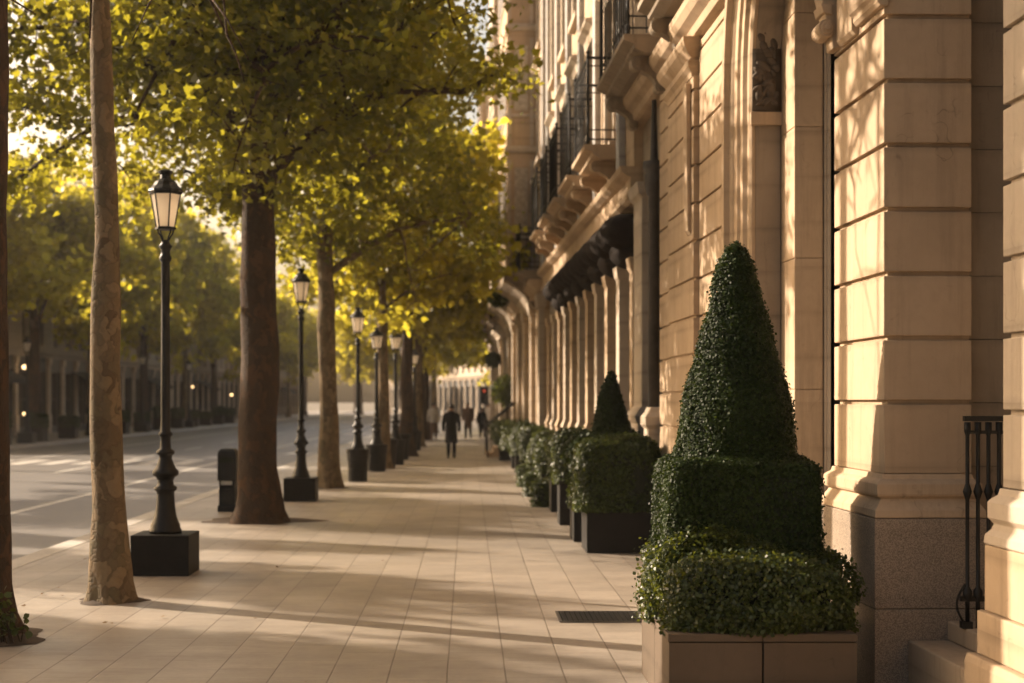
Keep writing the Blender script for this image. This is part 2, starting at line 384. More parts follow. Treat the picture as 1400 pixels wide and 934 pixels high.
# ------------------------------------------------------------------ trees
def make_tree(name, seed, height, r0, fork, crown_c, crown_r, nlimb, nleaf, lsize, tmpl, leafm, barkm, lean=(0, 0), parentless=True, thin=1., drop_front=None, taper=.85, wig=.02):
    rr = random.Random(seed); r = np.random.default_rng(seed)
    root = empty(name)
    tk = MB()
    # trunk
    zs = [0, .06, .18, .4, .8, 1.4, 2.2, 3.2, 4.2, fork, fork + (height - fork) * .4, fork + (height - fork) * .75]
    wx = [rr.uniform(-wig, wig) for _ in zs]; wy = [rr.uniform(-.03, .03) for _ in zs]
    pts = []; rads = []
    for i, z in enumerate(zs):
        f = z / height
        pts.append(Vector((lean[0] * z + wx[i] * (z > .5), lean[1] * z + wy[i] * (z > .5), z)))
        rads.append(r0 * (1.55 if i == 0 else 1.38 if i == 1 else 1.2 if i == 2 else 1.08 if i == 3 else max(.12, 1 - f * taper)))
    # smooth resample with slightly lumpy section
    SEG = 28; rings = []
    P = []; Q = []
    for i in range(len(pts) - 1):
        for k in range(5):
            t = k / 5; P.append(pts[i].lerp(pts[i + 1], t)); Q.append(rads[i] * (1 - t) + rads[i + 1] * t)
    P.append(pts[-1]); Q.append(rads[-1])
    w = wob(seed, .012, 7, 1.5, 7); vs = []; ph = [rr.uniform(0, 6.28) for _ in range(3)]
    for p, q in zip(P, Q):
        for k in range(SEG):
            a = 2 * math.pi * k / SEG; flare = max(0, 1 - p.z / .7) ** 2
            rad = q * (1 + .10 * flare * math.sin(5 * a + ph[0]) + .03 * math.sin(3 * a + ph[1] + p.z) + .02 * math.sin(7 * a + p.z * 2.2))
            v = np.array((p.x + rad * math.cos(a), p.y + rad * math.sin(a), p.z)); rad2 = w(v[None, :] * 1.0)[0]
            vs.append((v[0] + rad2 * math.cos(a) * .8, v[1] + rad2 * math.sin(a) * .8, v[2]))
    fs = []
    for j in range(len(P) - 1):
        for i in range(SEG): fs.append((j * SEG + i, j * SEG + (i + 1) % SEG, (j + 1) * SEG + (i + 1) % SEG, (j + 1) * SEG + i))
    tk.add(vs, fs)
    # limbs
    cc = Vector(crown_c); cr = Vector(crown_r); tips = []
    def curve(a, bpt, sag, n=6):
        out = []
        for i in range(n + 1):
            t = i / n; p = a.lerp(bpt, t); p.z += sag * math.sin(math.pi * t); p += Vector((rr.uniform(-1, 1), rr.uniform(-1, 1), rr.uniform(-1, 1))) * .04 * (0 < i < n); out.append(p)
        return out
    for i in range(nlimb):
        az = 2 * math.pi * (i * .618 + rr.uniform(-.06, .06)); zi = fork + (height - fork) * .72 * i / nlimb
        j = min(range(len(P)), key=lambda q: abs(P[q].z - zi)); a = P[j]
        el = rr.uniform(-.75, .8); rad = rr.uniform(.62, .92)
        tgt = cc + Vector((math.cos(az) * math.cos(el) * cr.x, math.sin(az) * math.cos(el) * cr.y, math.sin(el) * cr.z)) * rad
        cv = curve(a, tgt, rr.uniform(.2, .9)); rb = max(.035, Q[j] * rr.uniform(.35, .5))
        tk.tube(cv, [rb * (1 - .8 * t / 6) for t in range(7)], 8)
        for s_ in range(6):
            k = rr.randint(2, 6); a2 = cv[k]
            d = Vector((rr.gauss(0, 1), rr.gauss(0, 1), rr.gauss(-.05, .6))).normalized() * rr.uniform(.9, 1.9)
            b2 = a2 + d
            q = Vector(((b2.x - cc.x) / cr.x, (b2.y - cc.y) / cr.y, (b2.z - cc.z) / cr.z))
            if q.length > 1.05: b2 = cc + Vector((q.x * cr.x, q.y * cr.y, q.z * cr.z)) / q.length
            c2 = curve(a2, b2, rr.uniform(-.1, .3), 4); tk.tube(c2, [rb * .42 * (1 - .75 * t / 4) for t in range(5)], 5)
            tips.append(b2)
            for u in range(4):
                a3 = c2[rr.randint(1, 4)]; b3 = a3 + Vector((rr.gauss(0, 1), rr.gauss(0, 1), rr.gauss(-.15, .6))).normalized() * rr.uniform(.4, 1.0)
                tk.tube([a3, a3.lerp(b3, .5) + Vector((0, 0, .05)), b3], [rb * .16, rb * .1, .006], 4)
                tips.append(b3); tips.append(a3.lerp(b3, .6))
    T = np.array([tuple(t) for t in tips])
    if drop_front is not None: T = T[drop_front(T)]
    idx = r.integers(0, len(T), nleaf); keepw = r.random(len(T)) * .8 + .2
    idx = idx[r.random(nleaf) < keepw[idx]]
    pos = T[idx] + r.normal(size=(len(idx), 3)) * np.array((.26, .26, .17)) * thin
    size = lsize * (r.random(len(idx)) * .7 + .6)
    trunk = tk.build('trunk', barkm, root, smooth=True)
    me = leaf_mesh('crown', pos, size, tmpl, leafm, up=.7)
    cro = bpy.data.objects.new('crown', me); COL.objects.link(cro); cro.parent = root
    return root

GRP = 'plane trees in the kerbside row'
treeA = make_tree('plane_tree', 3, 11, .148, 6.6, (-.2, .6, 9.6), (2.9, 2.9, 2.5), 13, 26000, .13, LOBED, 'plane_leaf', 'bark_plane', lean=(-.012, 0))
x, y = at(150, 822); treeA.location = (x, y, 0)
tag(treeA, 'slender plane tree with mottled tan bark, in front of the nearest street lamp', 'tree', GRP)
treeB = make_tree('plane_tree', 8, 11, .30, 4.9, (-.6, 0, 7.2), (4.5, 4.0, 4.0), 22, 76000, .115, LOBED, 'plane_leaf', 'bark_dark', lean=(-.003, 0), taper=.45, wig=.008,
    drop_front=lambda T: (T[:, 2] > 4.75) | ((T[:, 0] < -1.3) & (T[:, 2] > 3.3)))
x, y = at(354, 714); treeB.location = (x, y, 0)
tag(treeB, 'thick dark-trunked plane tree beside the black bin, broadest trunk of the row', 'tree', GRP)
treeC = make_tree('plane_tree', 21, 10.5, .215, 4.4, (0, 0, 7.2), (3.9, 3.9, 3.8), 18, 60000, .12, LOBED, 'plane_leaf', 'bark_plane', lean=(-.02, 0), taper=.5, wig=.01,
    drop_front=lambda T: (T[:, 2] > 4.5) | (T[:, 0] < -1.0))
x, y = at(451, 667); treeC.location = (x, y, 0)
tag(treeC, 'pale plane trunk standing between the second and third lamp posts', 'tree', GRP)
x, y = at(-27, 872); tree0 = empty('plane_tree', (x, y, 0), R(140))
for src, nm in ((treeB, 'trunk'), (treeA, 'crown')):
    c = [q for q in src.children if q.name.startswith(nm)][0].copy(); COL.objects.link(c); c.parent = tree0
    if nm == 'trunk': c.scale = (.75, .75, 1.02)
tag(tree0, 'rough tree trunk cut by the left edge with green suckers at its foot', 'tree', GRP)
treeF = make_tree('plane_tree', 33, 10, .2, 4.2, (0, 0, 7.1), (3.6, 3.6, 3.6), 16, 24000, .24, HEXL, 'far_leaf', 'bark_plane')
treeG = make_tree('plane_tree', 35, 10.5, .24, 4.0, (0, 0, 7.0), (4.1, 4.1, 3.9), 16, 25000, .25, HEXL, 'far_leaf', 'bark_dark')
row = [(523, 641, treeF, 20, 'dark leaning trunk just beyond the round pot of the third lamp'),
       (556, 624, treeG, 80, 'slim plane trunk behind the farther row of dark pots'),
       (572, 611, treeF, 150, 'thin far trunk left of the walking figure in the dark coat'),
       (581, 602, treeG, 220, 'faint golden trunk farthest down the kerb row'),
       (594, 592, treeF, 300, 'hazy last tree of the kerb row, crown glowing yellow')]
used = set()
for px, py, src, rz, lab in row:
    o = src if src not in used else copy_tree(src); used.add(src)
    x, y = at(px, py); o.location = (x, y, 0); o.rotation_euler.z = R(rz); tag(o, lab, 'tree', GRP)
    if py < 620: c = [q for q in o.children if q.name.startswith('crown')][0]; c.scale = (1, 1, 1.16); c.location.z = -1.3
# opposite side of the road
GRP2 = 'trees across the road'
labs = ['tree across the road whose olive crown fills the far left edge', 'tree across the road seen between left edge and slender trunk',
        'tree across the road right behind the slender mottled trunk', 'tree across the road behind the nearest lantern',
        'tree across the road with leaning dark stem beside shop lights', 'tree across the road just left of the thickest trunk',
        'tree across the road seen right of the thickest trunk', 'tree across the road behind second lantern', 'small hazy tree across the road near street end',
        'tree across the road, last of its row']
for i, (x, y) in enumerate([(-19.8, 57), (-19.6, 66), (-19.7, 76.5), (-19.5, 88), (-19.3, 100), (-19.6, 113), (-19.6, 127), (-19.6, 142), (-19.4, 158), (-19.5, 175)]):
    o = copy_tree(treeG if i % 2 else treeF); o.location = (x, y, 0); o.rotation_euler.z = R(47 * i + 10); k = (1.25, 1.25, 1.22, 1.25, 1.2, 1.15, 1.1)[min(i, 6)]; o.scale = (k, k, k)
    if i > 1: c = [q for q in o.children if q.name.startswith('crown')][0]; c.scale = (1.05, 1.05, 1.32); c.location.z = -1.6
    tag(o, labs[i], 'tree', GRP2)
# end of the street
for i, (x, y, k) in enumerate([(-9, 150, 1.3), (-2, 170, 1.4), (5, 160, 1.35), (2.6, 84, .95), (10, 185, 1.7), (-14, 190, 1.6), (-9, 205, 1.1), (-3.5, 212, 1.2), (-16, 208, 1.15), (2.4, 98, 1.05), (3.4, 116, 1.2)]):
    o = copy_tree(treeF if i % 2 else treeG); o.location = (x, y, 0); o.rotation_euler.z = R(71 * i); o.scale = (k, k, k)
    c = [q for q in o.children if q.name.startswith('crown')][0]; c.scale = (1, 1, 1.2); c.location.z = -1.7
    tag(o, ['yellow tree above the far crossing, left part', 'large golden tree closing the street end', 'golden tree closing the street beside far facades',
            'yellow-green tree just past the end of the facade row', 'big pale tree beyond the last facade', 'pale tree beyond the end of the carriageway', 'low tree at the end of the road right of the second lamp', 'low tree at the end of the road before the closing building', 'low dark tree at the road end just right of the thickest trunk', 'second yellow tree past the end of the facade row', 'third yellow tree past the end of the facade row'][i], 'tree', 'trees closing the street end')
# unseen trees opposite; crowns narrowed and spaced to lay bands of shade on slabs
for i, (x, y, kx, kz, lab) in enumerate([(-19.5, 12.9, .95, 1.0, 'first plane tree opposite, beyond the left edge, shading the nearest slabs'),
        (-19.4, 19.2, .6, 1.08, 'second plane tree opposite, unseen beyond the left edge, crown narrowed to leave sun streaks'), (-19.3, 23.9, .42, 1.05, 'third plane tree opposite, unseen beyond the left edge, crown narrowed to keep a sun gap'),
        (-19.5, 27.6, .2, 1.0, 'fourth plane tree opposite, unseen beyond the left edge, added and squeezed thin to split the sunlit band'), (-19.6, 33.2, .9, 1.02, 'fifth plane tree opposite, beyond the left edge, shading the thickest trunk'),
        (-19.4, 39.4, .3, 1.05, 'sixth plane tree opposite, beyond the left edge, slim crown'), (-19.4, 44.0, .8, 1.04, 'seventh plane tree opposite, beyond the left edge, broad crown'), (-19.5, 51.5, .8, 1.06, 'eighth plane tree opposite, standing just before the left edge shops')]):
    o = copy_tree((treeC, treeF, treeG, treeF, treeB, treeG, treeC, treeG)[i]); o.location = (x, y, 0); o.rotation_euler.z = R(63 * i); o.scale = (kx, kx, kz)
    tag(o, lab, 'tree', GRP2)

# fallen leaves
n = 90; px_ = rng.normal(size=n); fx = np.where(rng.random(n) < .6, -4.5 + np.abs(rng.normal(size=n)) * .7, rng.random(n) * 6.5 - 4.3); fy = 9 + rng.random(n) ** 1.3 * 32
me = leaf_mesh('fallen_leaves', np.stack([fx, fy, np.full(n, .016)], 1), rng.random(n) * .03 + .025, LOBED, 'dead_leaf', nrm=np.tile((0, 0, 6.), (n, 1)), spread=1.0)
o = bpy.data.objects.new('fallen_leaves', me); COL.objects.link(o); tag(o, 'dry brown leaves scattered over the pavement slabs', 'leaves', kind='stuff')
# soil at tree feet, suckers
def soil(px, py, rx, ry, seed):
    x, y = at(px, py); r = random.Random(seed); n = 40; ring = []
    for i in range(n):
        a = 2 * math.pi * i / n; k = 1 + .18 * math.sin(3 * a + seed) + r.uniform(-.07, .07); ring.append((x + rx * k * math.cos(a), y + ry * k * math.sin(a), .004))
    inner = [(x + (p[0] - x) * .55, y + (p[1] - y) * .55, .035 + r.uniform(-.01, .012)) for p in ring]
    mb = MB(); mb.add(ring + inner + [(x, y, .06)], [(i, (i + 1) % n, n + (i + 1) % n, n + i) for i in range(n)] + [(n + i, n + (i + 1) % n, 2 * n) for i in range(n)])
    struct(mb.build('soil_patch', 'soil', smooth=True))
soil(150, 822, .30, .26, 1); soil(352, 712, .88, .5, 2); soil(451, 667, .4, .4, 3); soil(-22, 872, .5, .42, 4)
x0, y0 = at(20, 882)
rt = empty('tree_suckers', (x0 - .02, y0, 0)); mb = MB(); tp = []
r_ = random.Random(5)
for i in range(12):
    a = r_.uniform(0, 6.28); d = r_.uniform(.05, .16); h = r_.uniform(.12, .42)
    p0 = Vector((r_.uniform(-.08, .06), r_.uniform(-.05, .05), .02)); p1 = p0 + Vector((math.cos(a) * d, math.sin(a) * d, h))
    mb.tube([p0, p0.lerp(p1, .5) + Vector((0, 0, .03)), p1], [.005, .004, .002], 5)
    for k in range(7): tp.append(tuple(p0.lerp(p1, .35 + .65 * k / 6) + Vector((r_.gauss(0, .02), r_.gauss(0, .02), r_.gauss(0, .015)))))
mb.build('stem', 'bark_dark', rt)
me = leaf_mesh('foliage', np.array(tp), rng.random(len(tp)) * .03 + .04, HEXL, 'shrub_leaf', up=.8); o = bpy.data.objects.new('foliage', me); COL.objects.link(o); o.parent = rt
tag(rt, 'small green shoots sprouting at the foot of the left edge trunk', 'weeds')

# ------------------------------------------------------------------ clipped shrubs
def rbox_pts(n, hx, hy, hz, rad, seed, amp=.02):
    r = np.random.default_rng(seed); A = [hy * hz, hy * hz, hx * hz, hx * hz, hx * hy]; A = np.array(A) / sum(A)
    f = r.choice(5, n, p=A); u = r.random((n, 3)) * 2 - 1
    u[f == 0, 0] = 1; u[f == 1, 0] = -1; u[f == 2, 1] = 1; u[f == 3, 1] = -1; u[f == 4, 2] = 1
    q = u * np.array((hx, hy, hz)); inn = np.clip(q, -np.array((hx, hy, hz)) + rad, np.array((hx, hy, hz)) - rad); inn[:, 2] = np.where(q[:, 2] < 0, q[:, 2], inn[:, 2])
    d = q - inn; d /= np.linalg.norm(d, axis=1, keepdims=True) + 1e-9
    p = inn + d * rad; p += d * wob(seed, amp, 6, 2, 9)(p)[:, None]
    return p, d
def hedge_box(name, cx, cy, z0, sx, sy, sz, rad, n, ls, mat='box_leaf', seed=1, amp=.02, tmpl=HEXL, spread=.55, jit=.025, rz=0):
    root = empty(name, (cx, cy, z0), rz)
    p, d = rbox_pts(n, sx / 2, sy / 2, sz / 2, rad, seed, amp); p = p + d * (rng.normal(size=(n, 1)) * jit - jit * .6)
    p[:, 2] += sz / 2
    tint = np.clip(rng.random(n) * .8 + .2 * (wob(seed + 5, .6, 6, 3, 9)(p)), 0, 1)
    me = leaf_mesh('foliage', p, ls * (rng.random(n) * .7 + .65), tmpl, mat, nrm=d * .9 + np.array((0, 0, .35)), spread=spread, tint=tint)
    fo = bpy.data.objects.new('foliage', me); COL.objects.link(fo); fo.parent = root
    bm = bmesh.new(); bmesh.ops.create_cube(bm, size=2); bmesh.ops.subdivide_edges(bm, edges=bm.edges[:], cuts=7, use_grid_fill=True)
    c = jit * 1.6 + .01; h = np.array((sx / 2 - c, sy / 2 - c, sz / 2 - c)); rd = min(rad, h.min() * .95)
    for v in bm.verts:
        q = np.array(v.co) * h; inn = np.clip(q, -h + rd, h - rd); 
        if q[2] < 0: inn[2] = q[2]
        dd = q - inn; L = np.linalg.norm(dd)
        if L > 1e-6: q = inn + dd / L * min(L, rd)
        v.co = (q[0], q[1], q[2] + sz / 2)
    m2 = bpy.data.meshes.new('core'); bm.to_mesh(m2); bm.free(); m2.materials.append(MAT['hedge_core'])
    co = bpy.data.objects.new('dark_core', m2); COL.objects.link(co); co.parent = root  # solid near-black core filling the inside of the leaf shell
    return root
def cone_bush(name, cx, cy, z0, R0, H, n, ls, seed=1):
    root = empty(name, (cx, cy, z0)); ts = np.array([0, .25, .5, .76, .9, .97, 1.0]); rs = np.array([1, .84, .655, .42, .27, .15, .0]) * R0
    zz = rng.random(n * 2); rr_ = np.interp(zz, ts, rs); keep = rng.random(n * 2) < (rr_ + .02) / R0; zz = zz[keep][:n]; n = len(zz); rr_ = np.interp(zz, ts, rs)
    a = rng.random(n) * 2 * math.pi; d = np.stack([np.cos(a), np.sin(a), np.full(n, .3) + (zz > .93) * 1.5], 1); d /= np.linalg.norm(d, axis=1, keepdims=True)
    p = np.stack([np.cos(a) * rr_, np.sin(a) * rr_, zz * H], 1); p += d * wob(seed, .009, 7, 3, 14)(p)[:, None]; p += d * (rng.normal(size=(n, 1)) * .011 - .010)
    tint = np.clip(rng.random(n) * .8 + .2 * wob(seed + 5, .6, 6, 3, 9)(p), 0, 1)
    me = leaf_mesh('foliage', p, ls * (rng.random(n) * .7 + .65), HEXL, 'box_leaf', nrm=d * .9 + np.array((0, 0, .35)), spread=.5, tint=tint)
    fo = bpy.data.objects.new('foliage', me); COL.objects.link(fo); fo.parent = root
    mb = MB(); mb.lathe([(max(.005, float(np.interp(t, ts, rs)) - .045), t * (H - .05)) for t in np.linspace(0, 1, 14)], seg=24); mb.build('dark_core', 'hedge_core', root, smooth=True)  # solid near-black cone filling the leaf shell
    return root

# big planter in the foreground
PX0, PX1, PY0, PY1, PZ = 1.138, 2.222, 8.34, 9.66, .47
root = empty('stone_planter', ((PX0 + PX1) / 2, (PY0 + PY1) / 2, 0)); w, l = (PX1 - PX0) / 2, (PY1 - PY0) / 2
mb = MB(); t = .03
for i in (0, 1):
    xa = -w + .008 + i * w; mb.box(xa, xa + w - .010, -l + .008, -l + .05, 0, PZ - .052); mb.box(xa, xa + w - .010, l - .05, l - .008, 0, PZ - .052)
    ya = -l + .052 + i * (l - .052); mb.box(-w + .008, -w + .05, ya + (.0025 if i else 0), ya + l - .056, 0, PZ - .052); mb.box(w - .05, w - .008, ya + (.0025 if i else 0), ya + l - .056, 0, PZ - .052)
mb.build('side_panel', 'planter_stone', root, bevel=.004)
mb = MB()
for i in (0, 1):
    xa = -w + i * w; mb.box(xa + .0015, xa + w - .0015, -l, -l + .12, PZ - .046, PZ); mb.box(xa + .0015, xa + w - .0015, l - .12, l, PZ - .046, PZ)
    ya = -l + .123 + i * (l - .123); mb.box(-w, -w + .12, ya, ya + l - .126, PZ - .046, PZ); mb.box(w - .12, w, ya, ya + l - .126, PZ - .046, PZ)
mb.build('coping', 'planter_stone', root, bevel=.006)
mb = MB(); mb.box(-w + .052, w - .052, -l + .052, l - .052, .02, PZ - .06); mb.build('soil_fill', 'soil', root)
tag(root, 'stone planter box in front of the nearest pier, holding the tall cone topiary', 'planter')
o = cone_bush('cone_topiary', 1.71, 9.32, 1.36, .40, 1.47, 60000, .017, 4); tag(o, 'tall dark cone topiary rising over the clipped cube beside the pier', 'topiary')
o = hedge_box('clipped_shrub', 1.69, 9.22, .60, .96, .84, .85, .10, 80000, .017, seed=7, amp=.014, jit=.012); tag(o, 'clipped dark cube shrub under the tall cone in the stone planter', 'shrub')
o = hedge_box('low_shrub', 1.70, 8.74, PZ - .03, .95, .60, .38, .185, 36000, .022, 'shrub_leaf', seed=9, amp=.085, spread=.9, jit=.022); tag(o, 'low loose green shrub spilling over the front of the stone planter', 'shrub')
o = hedge_box('low_shrub', 1.25, 9.24, PZ - .03, .32, .66, .42, .13, 14000, .022, 'shrub_leaf', seed=13, amp=.06, spread=.9, jit=.035); tag(o, 'small green shrub bulging over the kerb side of the stone planter', 'shrub')

# ------------------------------------------------------------------ planters along the facade
def metal_box(mb, sx, sy, h, t=.025):
    mb.box(-sx / 2, sx / 2, -sy / 2, -sy / 2 + t, 0, h); mb.box(-sx / 2, sx / 2, sy / 2 - t, sy / 2, 0, h)
    mb.box(-sx / 2, -sx / 2 + t, -sy / 2 + t, sy / 2 - t, 0, h); mb.box(sx / 2 - t, sx / 2, -sy / 2 + t, sy / 2 - t, 0, h)
def box_planter(x, y, sx, sy, h, label, group='dark planter boxes along the facade'):
    root = empty('planter_box', (x, y, 0)); mb = MB(); metal_box(mb, sx, sy, h); mb.build('panels', 'planter_metal', root, bevel=.006)
    mb = MB()
    mb.box(-sx / 2 - .012, sx / 2 + .012, -sy / 2 - .012, -sy / 2 + .03, h + .001, h + .02); mb.box(-sx / 2 - .012, sx / 2 + .012, sy / 2 - .03, sy / 2 + .012, h + .001, h + .02)
    mb.box(-sx / 2 - .012, -sx / 2 + .03, -sy / 2 + .031, sy / 2 - .031, h + .001, h + .02); mb.box(sx / 2 - .03, sx / 2 + .012, -sy / 2 + .031, sy / 2 - .031, h + .001, h + .02); mb.build('rim', 'planter_metal', root)
    mb = MB(); mb.box(-sx / 2 + .026, sx / 2 - .026, -sy / 2 + .026, sy / 2 - .026, .02, h - .05); mb.build('soil_fill', 'soil', root)
    tag(root, label, 'planter', group); return root
G3 = 'clipped hedges along the facade'
box_planter(1.83, 17.65, .86, .80, .50, 'wide dark planter box under the big clipped cube hedge')
o = hedge_box('clipped_hedge', 1.78, 17.65, .49, 1.0, .96, .86, .2, 26000, .032, 'hedge_leaf', seed=21, amp=.022, jit=.018); tag(o, 'big clipped cube hedge in the wide dark box beyond the stone planter', 'hedge', G3)
box_planter(1.72, 19.0, .75, .75, .50, 'dark planter box holding the small cone topiary')
o = cone_bush('cone_topiary', 1.88, 19.25, 1.30, .27, .90, 10000, .033, 23); tag(o, 'small dark cone topiary behind the clipped cube hedge', 'topiary')
o = hedge_box('clipped_hedge', 1.78, 19.1, .5, .8, .8, .88, .2, 6000, .05, 'box_leaf', seed=25, amp=.03, jit=.03); tag(o, 'dark rounded hedge carrying the small cone topiary', 'hedge', G3)
spec = [(1.60, 21.4, .56, .66, .62, 1.22), (1.62, 23.9, .56, .66, .52, 1.12), (1.58, 26.6, .52, .64, .45, 1.05), (1.58, 29.6, .56, .66, .45, 1.1), (1.50, 33, .56, .7, .45, 1.1), (1.45, 36.6, .56, .7, .45, 1.1)]
words = ['first', 'second', 'third', 'fourth', 'fifth', 'sixth', 'seventh']
for i, (x, y, s, hs, bh, top) in enumerate(spec):
    box_planter(x, y, s, s, bh, f'dark planter box, {words[i]} beyond the small cone topiary')
    o = hedge_box('clipped_hedge', x, y, bh - .02, hs, hs, top - bh + .15, hs * .42, 8000, .036, 'hedge_leaf', seed=30 + i, amp=.03, jit=.02)
    tag(o, f'rounded hedge, {words[i]} beyond the small cone topiary', 'hedge', G3)
    if i in (1, 2, 3):
        o = hedge_box('ball_shrub', x - .36, y + .9, .0, .40, .40, .46, .19, 4000, .035, 'hedge_leaf', seed=50 + i, amp=.03, jit=.03)
        tag(o, f'low ball shrub on the slabs before the {words[i]} dark planter', 'shrub', 'ball shrubs on the slabs')
for i, (px, py, s) in enumerate([(714, 641, .56), (694, 630, .5), (690, 622, .5), (716, 632, .6)]):
    x, y = at(px, py); y += .3
    box_planter(x, y, s, s, .5, ['dark cube planter at the corner of the far hedge cluster', 'smaller dark planter on the kerb side of the far cluster', 'rear dark planter of the far cluster', 'dark planter behind the far corner cube'][i])
    o = hedge_box('clipped_hedge', x, y, .48, s * 1.5, s * 1.4, .62, s * .4, 6000, .05, 'hedge_leaf', seed=60 + i, amp=.08, jit=.05)
    tag(o, ['loose hedge on the corner cube of the far cluster', 'kerb side hedge of the far cluster, edged with sun', 'rear hedge of the far cluster', 'hedge behind the far corner cube against the steps'][i], 'hedge', G3)
# standard tree in pot & hanging basket
x, y = at(693, 618); rt = empty('potted_tree', (x, y, 0)); mb = MB(); mb.lathe([(.2, 0), (.26, .45), (.28, .47), (.28, .5)], seg=20); mb.build('pot', 'planter_metal', rt)
mb = MB(); mb.tube([(0, 0, .45), (.02, 0, 1.2), (0, 0, 2.0)], [.05, .045, .04]); mb.build('trunk', 'bark_plane', rt, smooth=True)
p = rng.normal(size=(3500, 3)); p /= np.linalg.norm(p, axis=1, keepdims=True); p = p * (.5 + .35 * rng.random((3500, 1)) ** .5) * .55 + np.array((0, 0, 2.15)); p += rng.normal(size=p.shape) * .08
o = bpy.data.objects.new('crown', leaf_mesh('crown', p, rng.random(3500) * .05 + .05, HEXL, 'shrub_leaf')); COL.objects.link(o); o.parent = rt
tag(rt, 'small round-headed potted tree against the far facade', 'tree')

# floor grate
xg, yg = at(816, 844); rt = empty('floor_grate', (xg + .03, yg, .004)); mb = MB(); gx, gy = .36, .30
mb.box(-gx, gx, -gy, -gy + .025, 0, .006); mb.box(-gx, gx, gy - .025, gy, 0, .006); mb.box(-gx, -gx + .025, -gy + .026, gy - .026, 0, .006); mb.box(gx - .025, gx, -gy + .026, gy - .026, 0, .006); mb.build('frame', 'drain_metal', rt)
mb = MB()
for i in range(17): xx = -gx + .04 + i * .041; mb.box(xx, xx + .034, -gy + .027, gy - .027, .0005, .0045)
mb.build('bars', 'cast_iron', rt)
mb = MB(); mb.box(-gx + .026, gx - .026, -gy + .027, gy - .027, -.0015, .0001); mb.build('pit_shade', 'hedge_core', rt)  # flat near-black sheet stands in for the shade below the bars
tag(rt, 'dark metal grate set in the slabs beside the stone planter', 'grate')

# ------------------------------------------------------------------ street lamps
def make_lamp(square=True):
    root = empty('street_lamp'); u = .0076
    mb = MB()
    if square: mb.loft(-.30, .30, -.30, .30, [(0, 0), (0, .41), (.004, .425), (-.02, .43)]); mb.build('plinth', 'planter_metal', root, bevel=.008)
    else: mb.lathe([(.22, 0), (.225, .03), (.235, .5), (.25, .55), (.26, .72), (.27, .74), (.27, .80), (.2, .81)], seg=28); mb.build('plinth', 'planter_metal', root)
    z0 = .43 if square else .80
    pr = [(.165, 0), (.168, .03), (.155, .05), (.15, .09), (.135, .12), (.115, .18), (.10, .28), (.092, .40), (.092, .44), (.115, .46), (.118, .49), (.088, .51), (.08, .56), (.10, .60), (.135, .62), (.137, .66), (.11, .69), (.085, .74), (.066, .80), (.07, .83), (.094, .85), (.094, .88), (.06, .90), (.052, .98), (.055, 1.03), (.072, 1.045), (.072, 1.07), (.052, 1.09), (.049, 1.2), (.045, 2.4), (.045, 2.90), (.06, 2.92), (.066, 2.95), (.05, 2.98), (.046, 3.02), (.058, 3.05), (.072, 3.07), (.05, 3.10), (.035, 3.14)]
    k = (3.14 - (z0 - .43)) / 3.14
    mb = MB(); mb.lathe([(r, z0 + z * k) for r, z in pr], seg=24); mb.build('post', 'cast_iron', root, smooth=True).data
    zt = z0 + 3.14 * k
    mb = MB()
    for i in range(4):
        a = math.pi / 4 + i * math.pi / 2; c, s = math.cos(a), math.sin(a)
        mb.tube([(c * .03, s * .03, zt - .03), (c * .055, s * .055, zt + .03), (c * .085, s * .085, zt + .07), (c * .10, s * .10, zt + .115)], .009, 6)
    mb.lathe([(.10, zt + .11), (.112, zt + .115), (.112, zt + .135), (.10, zt + .14)], seg=6); mb.build('cradle', 'cast_iron', root)
    lan = empty('lantern', (0, 0, zt + .14)); lan.parent = root
    mb = MB(); mb.lathe([(.092, 0), (.152, .345)], seg=6); mb.build('pane', 'lantern_glass', lan)
    mb = MB()
    for i in range(6):
        a = i * math.pi / 3; c, s = math.cos(a), math.sin(a); mb.tube([(c * .096, s * .096, 0), (c * .157, s * .157, .35)], .0085, 5)
    mb.lathe([(.165, .345), (.175, .355), (.175, .375), (.165, .38)], seg=6); mb.build('frame', 'cast_iron', lan)
    mb = MB(); mb.lathe([(.185, .375), (.18, .395), (.135, .44), (.11, .48), (.085, .50), (.06, .515), (.055, .56), (.075, .575), (.078, .595), (.05, .61), (.02, .62)], seg=12); mb.build('lantern_roof', 'cast_iron', lan)
    return root
GL = 'street lamps in the kerbside row'
lampA = make_lamp(True); x, y = at(218, 788); lampA.location = (x, y + .3, 0); lampA.scale = (1, 1, .975)
tag(lampA, 'nearest black street lamp on its square plinth beside the slender plane tree', 'street lamp', GL)
l2 = copy_tree(lampA); x, y = at(409, 686); l2.location = (x, y + .3, 0); l2.scale = (.95, .95, .97); tag(l2, 'second black street lamp, square plinth right of the thickest trunk', 'street lamp', GL)
lampC = make_lamp(False); x, y = at(488, 659); lampC.location = (x, y + .25, 0); lampC.scale = (.95, .95, .90); tag(lampC, 'third black street lamp rising from a round pot base', 'street lamp', GL)
for px, py, s, lab in [(514, 645, .85, 'fourth street lamp, beside the dark leaning trunk'), (540, 636, .88, 'fifth street lamp with pale lantern against yellow crowns'), (553, 624, .85, 'sixth street lamp, thin post among the far pots'), (566, 616, .85, 'farthest street lamp before the golden trunks')]:
    o = copy_tree(lampC); x, y = at(px, py); o.location = (x, y + .25, 0); o.scale = (1.05, 1.05, s); tag(o, lab, 'street lamp', GL)
